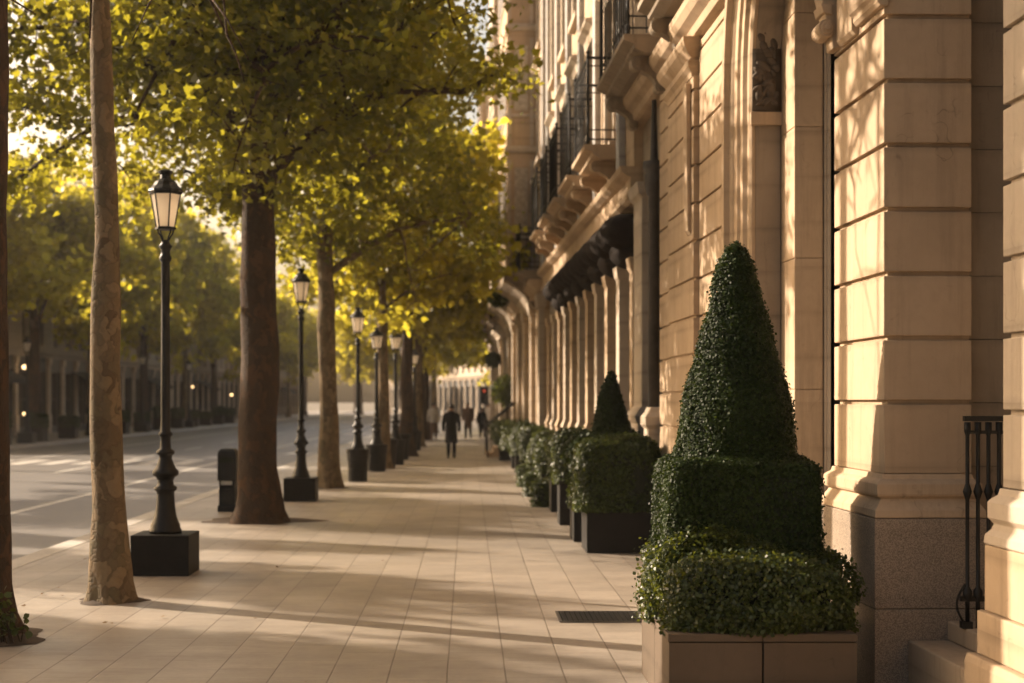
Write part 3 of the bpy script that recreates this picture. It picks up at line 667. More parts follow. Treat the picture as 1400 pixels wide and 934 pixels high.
for i, (px, py, s) in enumerate([(527, 641, .95), (546, 629, 1.0), (560, 621, .9)]):
    x, y = at(px, py); rt = empty('round_pot', (x, y + .3, 0)); mb = MB(); mb.lathe([(.26 * s, 0), (.3 * s, .6), (.34 * s, .66), (.34 * s, .78), (.28 * s, .79), (.27 * s, .7)], seg=24); mb.build('pot', 'planter_metal', rt)
    tag(rt, ['squat dark pot just right of the leaning trunk', 'dark round pot between the fifth and sixth lamps', 'last dark pot in the kerbside row'][i], 'pot', 'dark pots in the kerbside row')

# litter bin
x, y = at(310, 700); rt = empty('litter_bin', (x, y + .15, 0)); mb = MB()
mb.loft(-.15, .15, -.17, .17, [(0, 0), (0, .10), (-.02, .11), (-.02, .34), (-.01, .36)]); mb.build('base', 'bin_metal', rt, bevel=.015)
mb = MB(); mb.loft(-.125, .125, -.145, .145, [(0, .36), (0, .50)]); mb.build('band', 'bin_metal', rt)
mb = MB(); mb.loft(-.15, .15, -.17, .17, [(-.01, .50), (0, .51), (0, .92), (-.01, .98), (-.05, 1.02), (-.1, 1.03)]); mb.build('hood', 'bin_metal', rt, bevel=.02)
mb = MB(); mb.box(-.09, .09, -.185, -.17, .44, .50); mb.build('notice', 'bin_band', rt)
mb = MB(); mb.box(-.10, .10, -.172, -.160, .80, .88); mb.build('slot_shade', 'hedge_core', rt)  # near-black strip put on the hood for the shade of an opening
tag(rt, 'black litter bin behind the thickest trunk at the kerb', 'litter bin')

# ------------------------------------------------------------------ facades on the right
TH = .0225
PITCH = .396
def courses(mb, x0, x1, y0, y1, z0, z1, first=1.79, g=.028, dep=.03, pitch=PITCH):
    zs = [z0]; z = first
    while z <= z0 + .05: z += pitch
    while z < z1 - .05: zs.append(z); z += pitch
    zs.append(z1)
    for a, c in zip(zs[:-1], zs[1:]):
        mb.box(x0, x1, y0, y1, a + (g / 2 if a != z0 else 0), c - (g / 2 if c != z1 else 0))
    mb.box(x0 + dep, x1 - .003, y0 + dep, y1 - dep, z0 + .003, z1 - .003)
def balcony(parent, y0, y1, z, dx, h, nbar, xw=0., mat='limestone_weathered', brk=2):
    bal = empty('balcony', (0, 0, 0)); bal.parent = parent
    mb = MB(); mb.prism([(xw, z), (xw - dx * .55, z), (xw - dx * .8, z + .06), (xw - dx * .82, z + .10), (xw - dx, z + .14), (xw - dx - .03, z + .15), (xw - dx - .03, z + .22), (xw, z + .22)], y0, y1)
    mb.build('slab', mat, bal, bevel=.006)
    mb = MB(); zr = z + .22; xr = xw - dx + .03
    runs = [((xr, y0 + .04), (xr, y1 - .04)), ((xr, y0 + .04), (xw - .03, y0 + .04)), ((xr, y1 - .04), (xw - .03, y1 - .04))]
    for (xa, ya), (xb, yb) in runs:
        for zz, rr in ((zr + .08, .012), (zr + .22, .010), (zr + h - .12, .010), (zr + h, .022)): mb.tube([(xa, ya, zz), (xb, yb, zz)], rr, 6)
        L = math.hypot(xb - xa, yb - ya); k = max(2, int(L / nbar))
        for i in range(k + 1):
            xx = xa + (xb - xa) * i / k; yy = ya + (yb - ya) * i / k; mb.tube([(xx, yy, zr + .02), (xx, yy, zr + h)], .009, 5)
    mb.build('railing', 'cast_iron', bal)
    for ya in (y0 + .04, y1 - .04):
        mb = MB(); mb.lathe([(.03, zr), (.03, zr + .1), (.02, zr + .12), (.02, zr + h - .02), (.035, zr + h + .01), (.02, zr + h + .05), (.035, zr + h + .09), (.0, zr + h + .13)], xr, ya, 10); mb.build('corner_post', 'cast_iron', bal)
    for i in range(brk):
        yb = y0 + .18 + (y1 - y0 - .36 - .16) * i / max(1, brk - 1)
        console(bal, yb, yb + .16, z - .003, dx * .8, .42, mat, xw)
    return bal
def console(parent, y0, y1, ztop, dx, h, mat, xw=0.):
    pts = []
    for i in range(15):
        t = i / 14; pts.append((xw - dx * (1 - t) ** .7 * (.9 + .25 * math.sin(t * 7)) - .02, ztop - h * t))
    mb = MB(); mb.prism([(xw, ztop)] + pts + [(xw, ztop - h)], y0, y1)
    for (cx, cz, r) in ((xw - dx * .82, ztop - .09, .085), (xw - .07, ztop - h + .05, .06)):
        mb.prism([(cx + r * math.cos(a * math.pi / 8), cz + r * math.sin(a * math.pi / 8)) for a in range(16)], y0 - .02, y1 + .02)
        mb.prism([(cx + r * .5 * math.cos(a * math.pi / 8), cz + r * .5 * math.sin(a * math.pi / 8)) for a in range(16)], y0 - .035, y1 + .035)
    return mb.build('scroll_bracket', mat, parent, bevel=.006)
def window(parent, y0, y1, z0, z1, x, glass='dark_glass', bars=(2, 3), frame='window_frame', sur=None, xs=0.):
    w = MB(); t = .05; w.box(x - .05, x + .02, y0, y0 + t, z0, z1); w.box(x - .05, x + .02, y1 - t, y1, z0, z1); w.box(x - .05, x + .02, y0 + t, y1 - t, z1 - t, z1); w.box(x - .05, x + .02, y0 + t, y1 - t, z0, z0 + t)
    for i in range(1, bars[0]):
        yy = y0 + (y1 - y0) * i / bars[0]; w.box(x - .035, x + .01, yy - .02, yy + .02, z0 + t, z1 - t)
    for i in range(1, bars[1]):
        zz = z0 + (z1 - z0) * i / bars[1]; w.box(x - .028, x + .006, y0 + t, y1 - t, zz - .015, zz + .015)
    f = w.build('window', frame, parent)
    p = MB(); p.box(x, x + .012, y0 + t + .002, y1 - t - .002, z0 + t + .002, z1 - t - .002); p.build('pane', glass, f)
    if sur:
        s = MB(); s.box(xs - .05, xs + .12, y0 - .16, y0 - .003, z0, z1); s.box(xs - .05, xs + .12, y1 + .003, y1 + .16, z0, z1)
        s.prism([(xs + .12, z1 + .003), (xs - .06, z1 + .003), (xs - .08, z1 + .16), (xs - .2, z1 + .24), (xs - .2, z1 + .29), (xs + .12, z1 + .32)], y0 - .22, y1 + .22)
        s.box(xs - .12, xs + .12, y0 - .2, y1 + .2, z0 - .12, z0 - .003); s.build('surround', sur, f, bevel=.006)
    return f
def wall_holes(mb, x0, x1, y0, y1, z0, z1, holes):
    """a wall slab with rectangular openings, from butted blocks"""
    ys = sorted({y0, y1, *[h[0] for h in holes], *[h[1] for h in holes]})
    for a, c in zip(ys[:-1], ys[1:]):
        hs = sorted((h for h in holes if h[0] <= a + 1e-6 and h[1] >= c - 1e-6), key=lambda h: h[2]); z = z0
        for h in hs:
            if h[2] > z: mb.box(x0, x1, a, c, z, h[2])
            z = h[3]
        if z < z1: mb.box(x0, x1, a, c, z, z1)

BA = empty('stone_building', (2.76, 0, 0), TH)
tag(BA, 'nearest limestone building with banded piers, tall arched entrance and iron balconies', 'building')
# pier next to the right edge
mb = MB(); courses(mb, .19, 1.3, 2.0, 7.6, 1.35, 6.0, first=1.74, pitch=.396); mb.build('banded_pier', 'limestone_pale', BA, bevel=.006)
mb = MB(); mb.loft(.19, 1.3, 2.0, 7.6, [(.07, 1.05), (.075, 1.06), (.07, 1.10), (.045, 1.13), (.035, 1.16), (.06, 1.19), (.06, 1.27), (.05, 1.285), (.02, 1.31), (.012, 1.345)]); mb.build('base_moulding', 'limestone_pale', BA, bevel=.004)
mb = MB(); mb.loft(.19, 1.3, 2.0, 7.6, [(.07, .703), (.07, 1.047)]); mb.build('plinth', 'limestone', BA, bevel=.006)
mb = MB(); mb.loft(.19, 1.3, 2.0, 7.6, [(.10, .473), (.10, .70)]); mb.build('plinth_course', 'limestone', BA, bevel=.008)
mb = MB(); mb.loft(.19, 1.3, 2.0, 7.6, [(.15, .0), (.15, .43), (.14, .47)]); mb.build('footing', 'limestone', BA, bevel=.01)
# the central banded pier
mb = MB(); courses(mb, 0, .545, 9.0, 10.12, 1.352, 6.0); mb.build('banded_pier', 'limestone', BA, bevel=.006)
mb = MB(); mb.loft(0, .53, 9.0, 10.12, [(.075, 1.083), (.08, 1.09), (.075, 1.13), (.055, 1.16), (.035, 1.19), (.03, 1.2), (.055, 1.215), (.06, 1.23), (.06, 1.29), (.045, 1.305), (.02, 1.32), (.012, 1.35)]); mb.build('base_moulding', 'limestone', BA, bevel=.004)
mb = MB(); mb.loft(0, .53, 9.0, 10.12, [(.082, .532), (.082, 1.08)]); mb.build('plinth', 'granite', BA, bevel=.006)
mb = MB(); mb.loft(0, .53, 9.0, 10.12, [(.082, .0), (.082, .528)]); mb.build('plinth_course', 'granite', BA, bevel=.006)
mb = MB(); z = 0
for z in [0, .6, 1.39, 1.79, 2.186, 2.58, 2.98, 3.37, 3.77, 4.17, 4.56, 4.96, 5.35]:
    pass
zz = [0, .6, 1.39, 1.788, 2.184, 2.58, 2.976, 3.372, 3.768, 4.164, 4.56, 4.956, 5.352, 6.0]
for a, c in zip(zz[:-1], zz[1:]): mb.box(.56, 1.6, 9.14, 10.1, a + .0015, c - .0015)
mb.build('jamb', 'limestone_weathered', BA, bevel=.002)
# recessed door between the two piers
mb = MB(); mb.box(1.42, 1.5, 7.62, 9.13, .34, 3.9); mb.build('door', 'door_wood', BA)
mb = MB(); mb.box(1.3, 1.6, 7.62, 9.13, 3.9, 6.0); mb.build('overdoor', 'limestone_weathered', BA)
mb = MB(); mb.box(.12, 1.4, 7.2, 8.03, 0, .34); mb.box(.12, 1.4, 8.034, 8.91, 0, .34); mb.build('entrance_step', 'limestone', BA, bevel=.01)
mb = MB(); mb.box(.36, 1.4, 7.4, 8.912, .343, .46); mb.build('entrance_step', 'limestone', BA, bevel=.01)
# above the central pier: console & moulded panel
mb = MB(); mb.prism([(.02, 4.20), (-.05, 4.20), (-.06, 4.26), (-.10, 4.40), (-.15, 4.62), (-.17, 4.95), (-.2, 5.2), (.02, 5.2)], 9.96, 10.13)
for rr_, yy_ in ((.062, .0), (.045, .012), (.022, .024)): mb.prism([(-.095 + rr_ * math.cos(a * math.pi / 12), 4.335 + rr_ * math.sin(a * math.pi / 12)) for a in range(24)], 9.945 - yy_, 10.145 + yy_)
for k in range(3): mb.prism([(-.06 - .0, 4.42 + k * .2), (-.125 - k * .022, 4.44 + k * .2), (-.14 - k * .02, 4.50 + k * .2), (-.06, 4.50 + k * .2)], 9.94, 10.15)
mb.build('scroll_bracket', 'limestone', BA, bevel=.008)
mb = MB()
for o_, z_ in ((0, 0), ): mb.prism([(0.02, 4.225), (-.03, 4.225), (-.05, 4.25), (-.05, 4.28), (-.075, 4.30), (-.085, 4.33), (-.085, 5.9), (0.02, 5.9)], 8.97, 9.5)
mb.build('panel_moulding', 'limestone', BA, bevel=.006)
mb = MB(); mb.prism([(0.02, 4.19), (-.02, 4.19), (-.045, 4.22), (-.045, 5.9), (.02, 5.9)], 9.54, 9.9); mb.build('panel_moulding', 'limestone', BA, bevel=.006)
# arched entrance
def archpath(yc, rad, zs, z0, zn, n=20):
    p = [(yc + rad, z0, 1, 0), (yc + rad, zs, 1, 0)]
    for i in range(1, n): a = math.pi * i / n; p.append((yc + rad * math.cos(a), zs + rad * math.sin(a), math.cos(a), math.sin(a)))
    return p + [(yc - rad, zs, -1, 0), (yc - rad, z0, -1, 0)]
YC, RA, ZS = 11.70, 1.60, 4.7
AP = [q for q in archpath(YC, RA, ZS, 0, 0) if q[2] > -.70]
mb = MB(); mb.sweep(AP, [(.15, 0), (.12, .0), (.10, .03), (.10, .10), (.06, .13), (.06, .22), (.08, .25), (.04, .28), (.04, .38), (.02, .40), (.0, .43), (-.05, .45), (-.06, .50), (-.05, .55), (0, .57), (.15, .57)])
mb.build('arch_moulding', 'limestone', BA, bevel=.004)
mb = MB(); path = AP
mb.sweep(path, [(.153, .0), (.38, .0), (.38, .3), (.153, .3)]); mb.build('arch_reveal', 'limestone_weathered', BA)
# spandrel above the arch: rows of blocks shaped by the arch
mb = MB(); n = 24
top = [(YC + (RA + .57) * math.cos(math.pi * .75 * i / n), ZS + (RA + .57) * math.sin(math.pi * .75 * i / n)) for i in range(n + 1)]
for i in range(n):
    (ya, za), (yb, zb) = top[i], top[i + 1]
    mb.prism([(ya, za), (yb, zb), (yb, 7.19), (ya, 7.19)], 0.01, .3, 'x')
mb.build('spandrel', 'limestone', BA)
# inner pilaster and door in the arch
mb = MB()
for a, c in zip([0, .75, 1.9, 3.05, 4.2, 5.2], [.75, 1.9, 3.05, 4.2, 5.2, 6.2]): mb.box(.385, .64, 12.8, 13.297, a + .0015, c - .0015)
mb.build('inner_pilaster', 'limestone', BA, bevel=.01)
mb = MB(); mb.box(.66, .69, 12.74, 12.797, 0, 6.0); mb.box(.642, .66, 12.76, 12.797, 0, 6.0); mb.build('door_frame', 'limestone_pale', BA, bevel=.004)
mb = MB()
mb.box(.92, 1.0, 10.2, 13.2, 0, 6.2); mb.build('entrance_door', 'far_dark_plaster', BA)
mb = MB(); mb.box(.10, .60, 13.25, 13.298, 4.30, 4.42); mb.build('impost_band', 'limestone', BA, bevel=.008)
# carved relief
bm = bmesh.new(); rr = random.Random(9)
g = bmesh.ops.create_cube(bm, size=1); bmesh.ops.scale(bm, vec=(.26, .03, 1.5), verts=g['verts']); bmesh.ops.translate(bm, vec=(.25, 13.285, 5.18), verts=g['verts'])
for i in range(70):
    g = bmesh.ops.create_icosphere(bm, subdivisions=2, radius=1)
    sx = rr.uniform(.015, .045); bmesh.ops.scale(bm, vec=(sx, .03, rr.uniform(.03, .09)), verts=g['verts']); bmesh.ops.rotate(bm, matrix=Matrix.Rotation(rr.uniform(-1.2, 1.2), 3, 'Y'), verts=g['verts'])
    bmesh.ops.translate(bm, vec=(.25 + rr.uniform(-.09, .09), 13.265, 4.5 + rr.random() * 1.35), verts=g['verts'])
me = bpy.data.meshes.new('carved_panel'); bm.to_mesh(me); bm.free(); me.materials.append(MAT['carved_dark']); me.shade_smooth(); o = bpy.data.objects.new('carved_panel', me); COL.objects.link(o); o.parent = BA
# banded wall beyond the arch, two pilasters
mb = MB(); courses(mb, 0, .5, 13.88, 15.3, .9, 5.55, first=1.1); courses(mb, .0, .5, 17.0, 18.0, .9, 5.55, first=1.1); mb.build('banded_wall', 'limestone', BA, bevel=.006)
mb = MB(); courses(mb, -.06, .5, 15.303, 16.997, .95, 5.2, first=1.1); mb.build('banded_pilaster', 'limestone', BA, bevel=.006)
mb = MB(); mb.loft(-.02, .4, 15.4, 16.9, [(0.05, 5.2), (.06, 5.25), (.1, 5.3), (.1, 5.36), (.06, 5.4), (.14, 5.5), (.16, 5.56), (.16, 5.6)]); mb.build('capital', 'limestone', BA, bevel=.006)
mb = MB(); mb.loft(.02, .5, 13.9, 17.98, [(.02, .0), (.02, .8), (.04, .82), (.02, .898)]); mb.loft(-.04, .5, 15.32, 16.98, [(.03, .0), (.03, .84), (.06, .86), (.06, .91), (.02, .948)]); mb.build('plinth', 'granite', BA, bevel=.006)
mb = MB(); mb.prism([(.2, 5.6), (.0, 5.6), (-.06, 5.62), (-.08, 5.70), (-.16, 5.76), (-.2, 5.84), (-.2, 5.92), (.2, 5.92)], 13.8, 20.3); mb.build('cornice', 'limestone', BA, bevel=.006)
# hanging strip and little panels
mb = MB(); mb.prism([(-.062, 3.55), (-.10, 3.6), (-.12, 5.15), (-.062, 5.15)], 15.42, 15.62); mb.build('pendant_strip', 'limestone', BA, bevel=.01)
mb = MB(); wall_holes(mb, .12, .5, 18.0, 20.3, 0, 5.6, [(18.55, 19.3, .9, 4.9)]); mb.build('wall', 'limestone_weathered', BA)
window(BA, 18.552, 19.298, .902, 4.898, .3)
mb = MB(); mb.loft(-.02, .3, 19.42, 20.2, [(.06, 0), (.06, 1.5), (.09, 1.53), (.11, 1.6), (.06, 1.66), (.03, 1.7), (0, 1.72), (0, 4.5), (.05, 4.55), (.08, 4.7)]); mb.build('pilaster', 'limestone_pale', BA, bevel=.01)
mb = MB(); mb.lathe([(.075, 1.72), (.07, 4.35), (.085, 4.36), (.10, 4.4), (.12, 4.5), (.12, 4.62), (.10, 4.64), (.14, 4.7), (.14, 4.78), (.05, 4.8), (.03, 5.55)], -.03, 18.25, 16); mb.build('iron_column', 'drain_metal', BA, smooth=True)
mb = MB(); mb.loft(-.10, .11, 18.1, 18.45, [(.03, 0), (.03, 1.45), (.07, 1.5), (.07, 1.6), (.02, 1.66), (0, 1.72)]); mb.build('column_pedestal', 'limestone_pale', BA, bevel=.01)
balcony(BA, 12.2, 16.45, 6.02, .46, 1.2, .2, 0.)
balcony(BA, 17.35, 20.25, 5.93, .50, 1.35, .2, -.0)
# upper wall
hs = [(y, y + 1.2, z, z + 2.3) for y in (4, 7.5, 11, 14.2, 18) for z in (7.2, 11.0)]
mb = MB(); wall_holes(mb, 0.005, .5, 2.0, 20.3, 5.93, 15.5, hs); mb.box(.005, .5, 2.0, 10.24, 5.9, 5.927) if False else None; mb.build('upper_wall', 'limestone', BA)
for h in hs: window(BA, h[0] + .002, h[1] - .002, h[2] + .002, h[3] - .002, .25, sur='limestone_pale', xs=-.0)
mb = MB(); mb.prism([(.3, 15.5), (-.1, 15.5), (-.15, 15.7), (-.5, 15.9), (-.5, 16.1), (.3, 16.1)], 2.0, 20.3); mb.build('roof_cornice', 'limestone', BA)
mb = MB(); mb.box(.505, 8, 2.0, 20.3, 6.2, 15.4); mb.box(1.65, 8, 2.0, 20.3, 0, 6.15); mb.build('building_mass', 'limestone_weathered', BA)
# iron railing in the doorway
rt = empty('iron_gate', (2.93, 8.62, .46)); mb = MB()
H = 1.22
mb.box(-.01, .60, -.018, .018, H - .0, H + .03); mb.box(.0, .60, -.012, .012, H - .075, H - .055); mb.build('top_rail', 'cast_iron', rt)
for i in range(6):
    xx = .012 + i * .062; mb = MB(); mb.lathe([(.013, -.0), (.013, H * .13), (.028, H * .15), (.028, H * .18), (.012, H * .2), (.012, H * .62), (.02, H * .64), (.028, H * .66), (.02, H * .68), (.012, H * .70), (.012, H * .93), (.02, H * .95), (.02, H * .995)], xx, 0, 10); mb.build('baluster', 'cast_iron', rt, smooth=True)
mb = MB(); mb.box(-.03, .60, -.014, .014, H * .13, H * .155); mb.loft(-.025, .035, -.03, .03, [(0, 0), (0, .04)]); mb.build('bottom_rail', 'cast_iron', rt)
pts = [(-.0 - .05 * math.sin(t * math.pi), 0, .02 + t * .24) for t in [i / 10 for i in range(11)]]
mb = MB(); mb.tube(pts, .007, 6); mb.build('scroll', 'cast_iron', rt)
tag(rt, 'black wrought iron gate in the doorway at the right edge', 'gate')

# ------------- second building: shop front, dark shell canopies, row of balconies
BB = empty('stone_building', (2.76, 0, 0), TH)
tag(BB, 'limestone building with dark shell canopies over pilastered windows and a row of balconies', 'building')
y0, y1 = 20.302, 37.0; n = 11; st = (y1 - y0) / n
hs = [(y0 + i * st + .42, y0 + (i + 1) * st - .02, .7, 3.7) for i in range(n)]
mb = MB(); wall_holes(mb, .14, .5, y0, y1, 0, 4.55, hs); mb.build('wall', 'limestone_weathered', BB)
for h in hs: window(BB, h[0] + .002, h[1] - .002, h[2] + .002, h[3] - .002, .36, 'brown_glass', (1, 2))
for i in range(n + 1):
    ya = y0 + i * st; mb = MB(); mb.loft(-.02, .136, ya + (.04 if i == 0 else 0), ya + .34 if i < n else ya + .0 + .0 if False else ya + .33, [(.04, 0), (.04, 1.2), (.06, 1.25), (.02, 1.35), (0, 1.4), (0, 3.6), (.03, 3.65), (.05, 3.8)]) if i < n else None
    if i < n: mb.build('pilaster', 'limestone_pale' if i % 2 else 'limestone', BB, bevel=.008)
for i in range(8):
    yc = y0 + (i + .75) * st; yc = y0 + i * st + .42 + (st - .44) / 2; mb = MB()
    for (dx_, dy_, dz_, rx, ry, rz_) in ((-.14, -.30, 4.22, .36, .33, .26), (-.14, .32, 4.20, .36, .33, .26), (-.04, 0, 3.93, .30, .50, .22)):
        NA, NC = 22, 10; vs = []; fs = []
        for c in range(NC + 1):
            for a in range(NA):
                u = 2 * math.pi * a / NA; v = math.pi * c / NC - math.pi / 2; k = 1 + .06 * math.cos(8 * u) * math.cos(v)
                vs.append((.12 + dx_ + rx * math.cos(v) * math.cos(u) * k, yc + dy_ + ry * math.cos(v) * math.sin(u) * k, dz_ + rz_ * math.sin(v)))
        for c in range(NC):
            for a in range(NA): fs.append((c * NA + a, c * NA + (a + 1) % NA, (c + 1) * NA + (a + 1) % NA, (c + 1) * NA + a))
        mb.add(vs, fs)
    mb.build('shell_canopy', 'canopy_lead', BB, smooth=True)
mb = MB(); mb.prism([(.3, 4.55), (-.04, 4.55), (-.10, 4.60), (-.10, 4.66), (-.05, 4.68), (-.05, 4.90), (-.10, 4.92), (-.18, 4.98), (-.20, 5.06), (.3, 5.06)], y0, y1); mb.build('entablature', 'limestone', BB, bevel=.006)
hs = [(y, y + 1.0, z, z + 2.3) for y in (22.4, 25.2, 27.9, 30.4, 33.2) for z in (5.75, 9.2, 12.4)]
mb = MB(); wall_holes(mb, .0, .5, y0, y1, 5.063, 15, hs); mb.build('upper_wall', 'limestone', BB)
for h in hs: window(BB, h[0] + .002, h[1] - .002, h[2] + .002, h[3] - .002, .2, 'shutter_blue' if h[2] < 13 else 'dark_glass', sur='limestone_pale')
for yy in (21.2, 24.4, 27.1, 29.6, 32.2, 34.8, 36.4):
    mb = MB(); mb.loft(-.10, -.003, yy, yy + .35, [(0, 5.07), (0, 14.5)]); mb.build('pilaster', 'grey_plaster', BB, bevel=.01)
for a, c in ((21.9, 23.9), (24.9, 26.7), (27.6, 29.3), (30.1, 31.8), (32.9, 34.5)): balcony(BB, a, c, 5.42, .50, 1.3, .2, 0, 'limestone')
mb = MB(); mb.prism([(.3, 15), (-.1, 15), (-.5, 15.4), (-.5, 15.6), (.3, 15.6)], y0, y1); mb.build('roof_cornice', 'limestone', BB)
mb = MB(); mb.box(.505, 8, y0, y1, 0, 14.9); mb.build('building_mass', 'limestone_weathered', BB)

# ------------- generic further buildings
def gen_building(root, y0, y1, H, seed, wallm, floors=4, bays=(), xw=0., gz=4.3, sgn=1, detail=True, shop=False, far=False):
    r = random.Random(seed); step = r.uniform(2.6, 3.2); n = max(2, int((y1 - y0) / step)); step = (y1 - y0) / n
    fh = (H - gz - .6) / floors; holes = []
    for i in range(n):
        ya = y0 + i * step
        holes.append((ya + .45, ya + step - .45, .35 if shop else .6, gz - .8))
        for f in range(floors): holes.append((ya + step / 2 - .55, ya + step / 2 + .55, gz + .6 + f * fh, gz + .6 + f * fh + min(2.2, fh - .7)))
    mb = MB()
    if far:
        wall_holes(mb, xw, xw + .4, y0, y1, gz - .003, H, [h for h in holes if h[2] > 1]); m2 = MB(); wall_holes(m2, xw, xw + .4, y0, y1, 0, gz - .005, [h for h in holes if h[2] < 1]); m2.build('shop_front', 'shopfront_dark', root)
    else: wall_holes(mb, xw, xw + .4, y0, y1, 0, H, holes)
    mb.build('wall', wallm, root)
    for i, h in enumerate(holes):
        ground = h[2] < 1
        window(root, h[0] + .002, h[1] - .002, h[2] + .002, h[3] - .002, xw + .25, 'dark_glass' if (ground or r.random() < .6) else 'blind', (3 if ground else 2, 2), sur=None if (ground or far) else 'limestone_pale', xs=xw)
    for i in range(n + 1):
        ya = min(y0 + i * step, y1 - .5); mb = MB(); mb.loft(xw - .14, xw - .003, ya, ya + .42, [(.05, 0), (.05, 1.0), (0, 1.1), (0, gz - .5), (.05, gz - .4), (.08, gz - .1)]); mb.build('pilaster', 'limestone_pale', root, bevel=.01 if not far else 0)
    mb = MB(); mb.prism([(xw, gz - .09), (xw - .2, gz - .09), (xw - .2, gz), (xw - .4, gz + .2), (xw - .4, gz + .28), (xw, gz + .28)], y0, y1); mb.build('string_course', wallm, root); mb = MB()
    mb.prism([(xw, H - .2), (xw - .2, H - .2), (xw - .6, H + .2), (xw - .6, H + .4), (xw + .3, H + .4), (xw + .3, H + .003), (xw, H + .003)], y0, y1); mb.build('cornice', wallm, root)
    mb = MB(); mb.box(xw + .405, xw + 8, y0 + .01, y1 - .01, 0, H - .02); mb.build('building_mass', wallm, root)
    if detail:
        for i in range(n):
            if r.random() < .6: ya = y0 + i * step; balcony(root, ya + step / 2 - .8, ya + step / 2 + .8, gz + .35, .6, 1.1, .22, xw - .0)
    return n, step
def bay(root, y0, y1, z0, z1, dx, mat, xw=0.):
    e = empty('bay_window'); e.parent = root
    mb = MB(); mb.box(xw - dx, xw - .003, y0, y1, z0, z1); mb.build('bay_wall', mat, e)
    mb = MB(); mb.prism([(xw, z0 - .9), (xw - .12, z0 - .85), (xw - dx * .4, z0 - .5), (xw - dx * .7, z0 - .3), (xw - dx - .06, z0 - .12), (xw - dx - .06, z0 - .003), (xw, z0 - .003)], y0 + .1, y1 - .1); mb.build('corbel', 'limestone_weathered', e)
    k = 0; z = z0
    while z < z1 - 2.5:
        mb = MB(); mb.loft(xw - dx, xw - .01, y0, y1, [(.04, z + .0), (.06, z + .06), (.06, z + .14), (.02, z + .2)]); mb.loft(xw - dx, xw - .01, y0, y1, [(.02, z + .95), (.05, z + 1.0), (.02, z + 1.06)]); mb.build('string_course', 'limestone_pale', e)
        w = (y1 - y0) / 3
        for i in range(3):
            f = MB(); ya = y0 + i * w + .2; f.box(xw - dx - .03, xw - dx - .003, ya, ya + w - .4, z + 1.15, z + 2.9); f.build('window', 'window_frame', e)
        f = MB(); f.box(xw - dx + .2, xw - .25, y0 - .03, y0 - .003, z + 1.15, z + 2.9); f.build('window', 'blind', e)
        f = MB(); f.box(xw - dx + .02, xw - dx + .12, y0 - .05, y0 - .003, z + .2, z + 3.1); f.box(xw - .2, xw - .1, y0 - .05, y0 - .003, z + .2, z + 3.1); f.build('corner_pilaster', 'limestone_pale', e)
        z += 3.3
BC = empty('stone_building', (2.76, 0, 0), TH); gen_building(BC, 37.002, 56, 17, 4, 'limestone', gz=4.6)
bay(BC, 39.6, 44.5, 5.2, 16.4, .82, 'limestone'); bay(BC, 49, 53, 5.2, 16.4, .8, 'limestone_pale')
tag(BC, 'stone building with tall projecting bay windows beyond the row of balconies', 'building')
for ya in (45.6, ):
    for i in range(5):
        pass
mb = MB()
for i in range(5): mb.box(-1.1 + i * .2, -.15, 46.5, 48.2, i * .16, (i + 1) * .16)
o = mb.build('entrance_steps', 'limestone', BC)
for yy in (46.5, 48.2):
    mb = MB(); mb.tube([(-1.1, yy, .0), (-1.1, yy, 1.0), (-.2, yy, 1.75)], .03, 6)
    for i in range(6): x_ = -1.1 + i * .17; mb.tube([(x_, yy, i * .13), (x_, yy, 1.0 + i * .14)], .012, 5)
    mb.build('handrail', 'cast_iron', BC)
BD = empty('stone_building', (2.76, 0, 0), TH); gen_building(BD, 56.002, 70, 16, 6, 'limestone_pale', gz=4.4); bay(BD, 60, 64, 5.4, 15, .9, 'limestone')
tag(BD, 'pale stone building far down the pavement behind the potted tree', 'building')
# hanging plants on brackets
def hanging(x, y, z, s, lab):
    rt = empty('hanging_basket', (x, y, z)); mb = MB(); mb.tube([(.7, 0, .75), (0, 0, .75), (0, 0, .1)], .015, 6); mb.build('bracket', 'cast_iron', rt)
    mb = MB(); mb.lathe([(.02, -.22), (.12, -.18), (.2, -.02), (.21, 0)], seg=14); mb.build('basket', 'planter_metal', rt)
    p = rng.normal(size=(1600, 3)); p /= np.linalg.norm(p, axis=1, keepdims=True); p *= s * (.6 + .4 * rng.random((1600, 1)))
    o = bpy.data.objects.new('foliage', leaf_mesh('foliage', p, rng.random(1600) * .05 + .06, HEXL, 'shrub_leaf')); COL.objects.link(o); o.parent = rt; tag(rt, lab, 'hanging basket', 'hanging baskets on the facades')
hanging(.92, 44.8, 5.0, .34, 'leafy hanging basket by the projecting bay, highest on the facade')
hanging(.98, 57.0, 3.4, .32, 'leafy hanging basket lower down behind the bay')

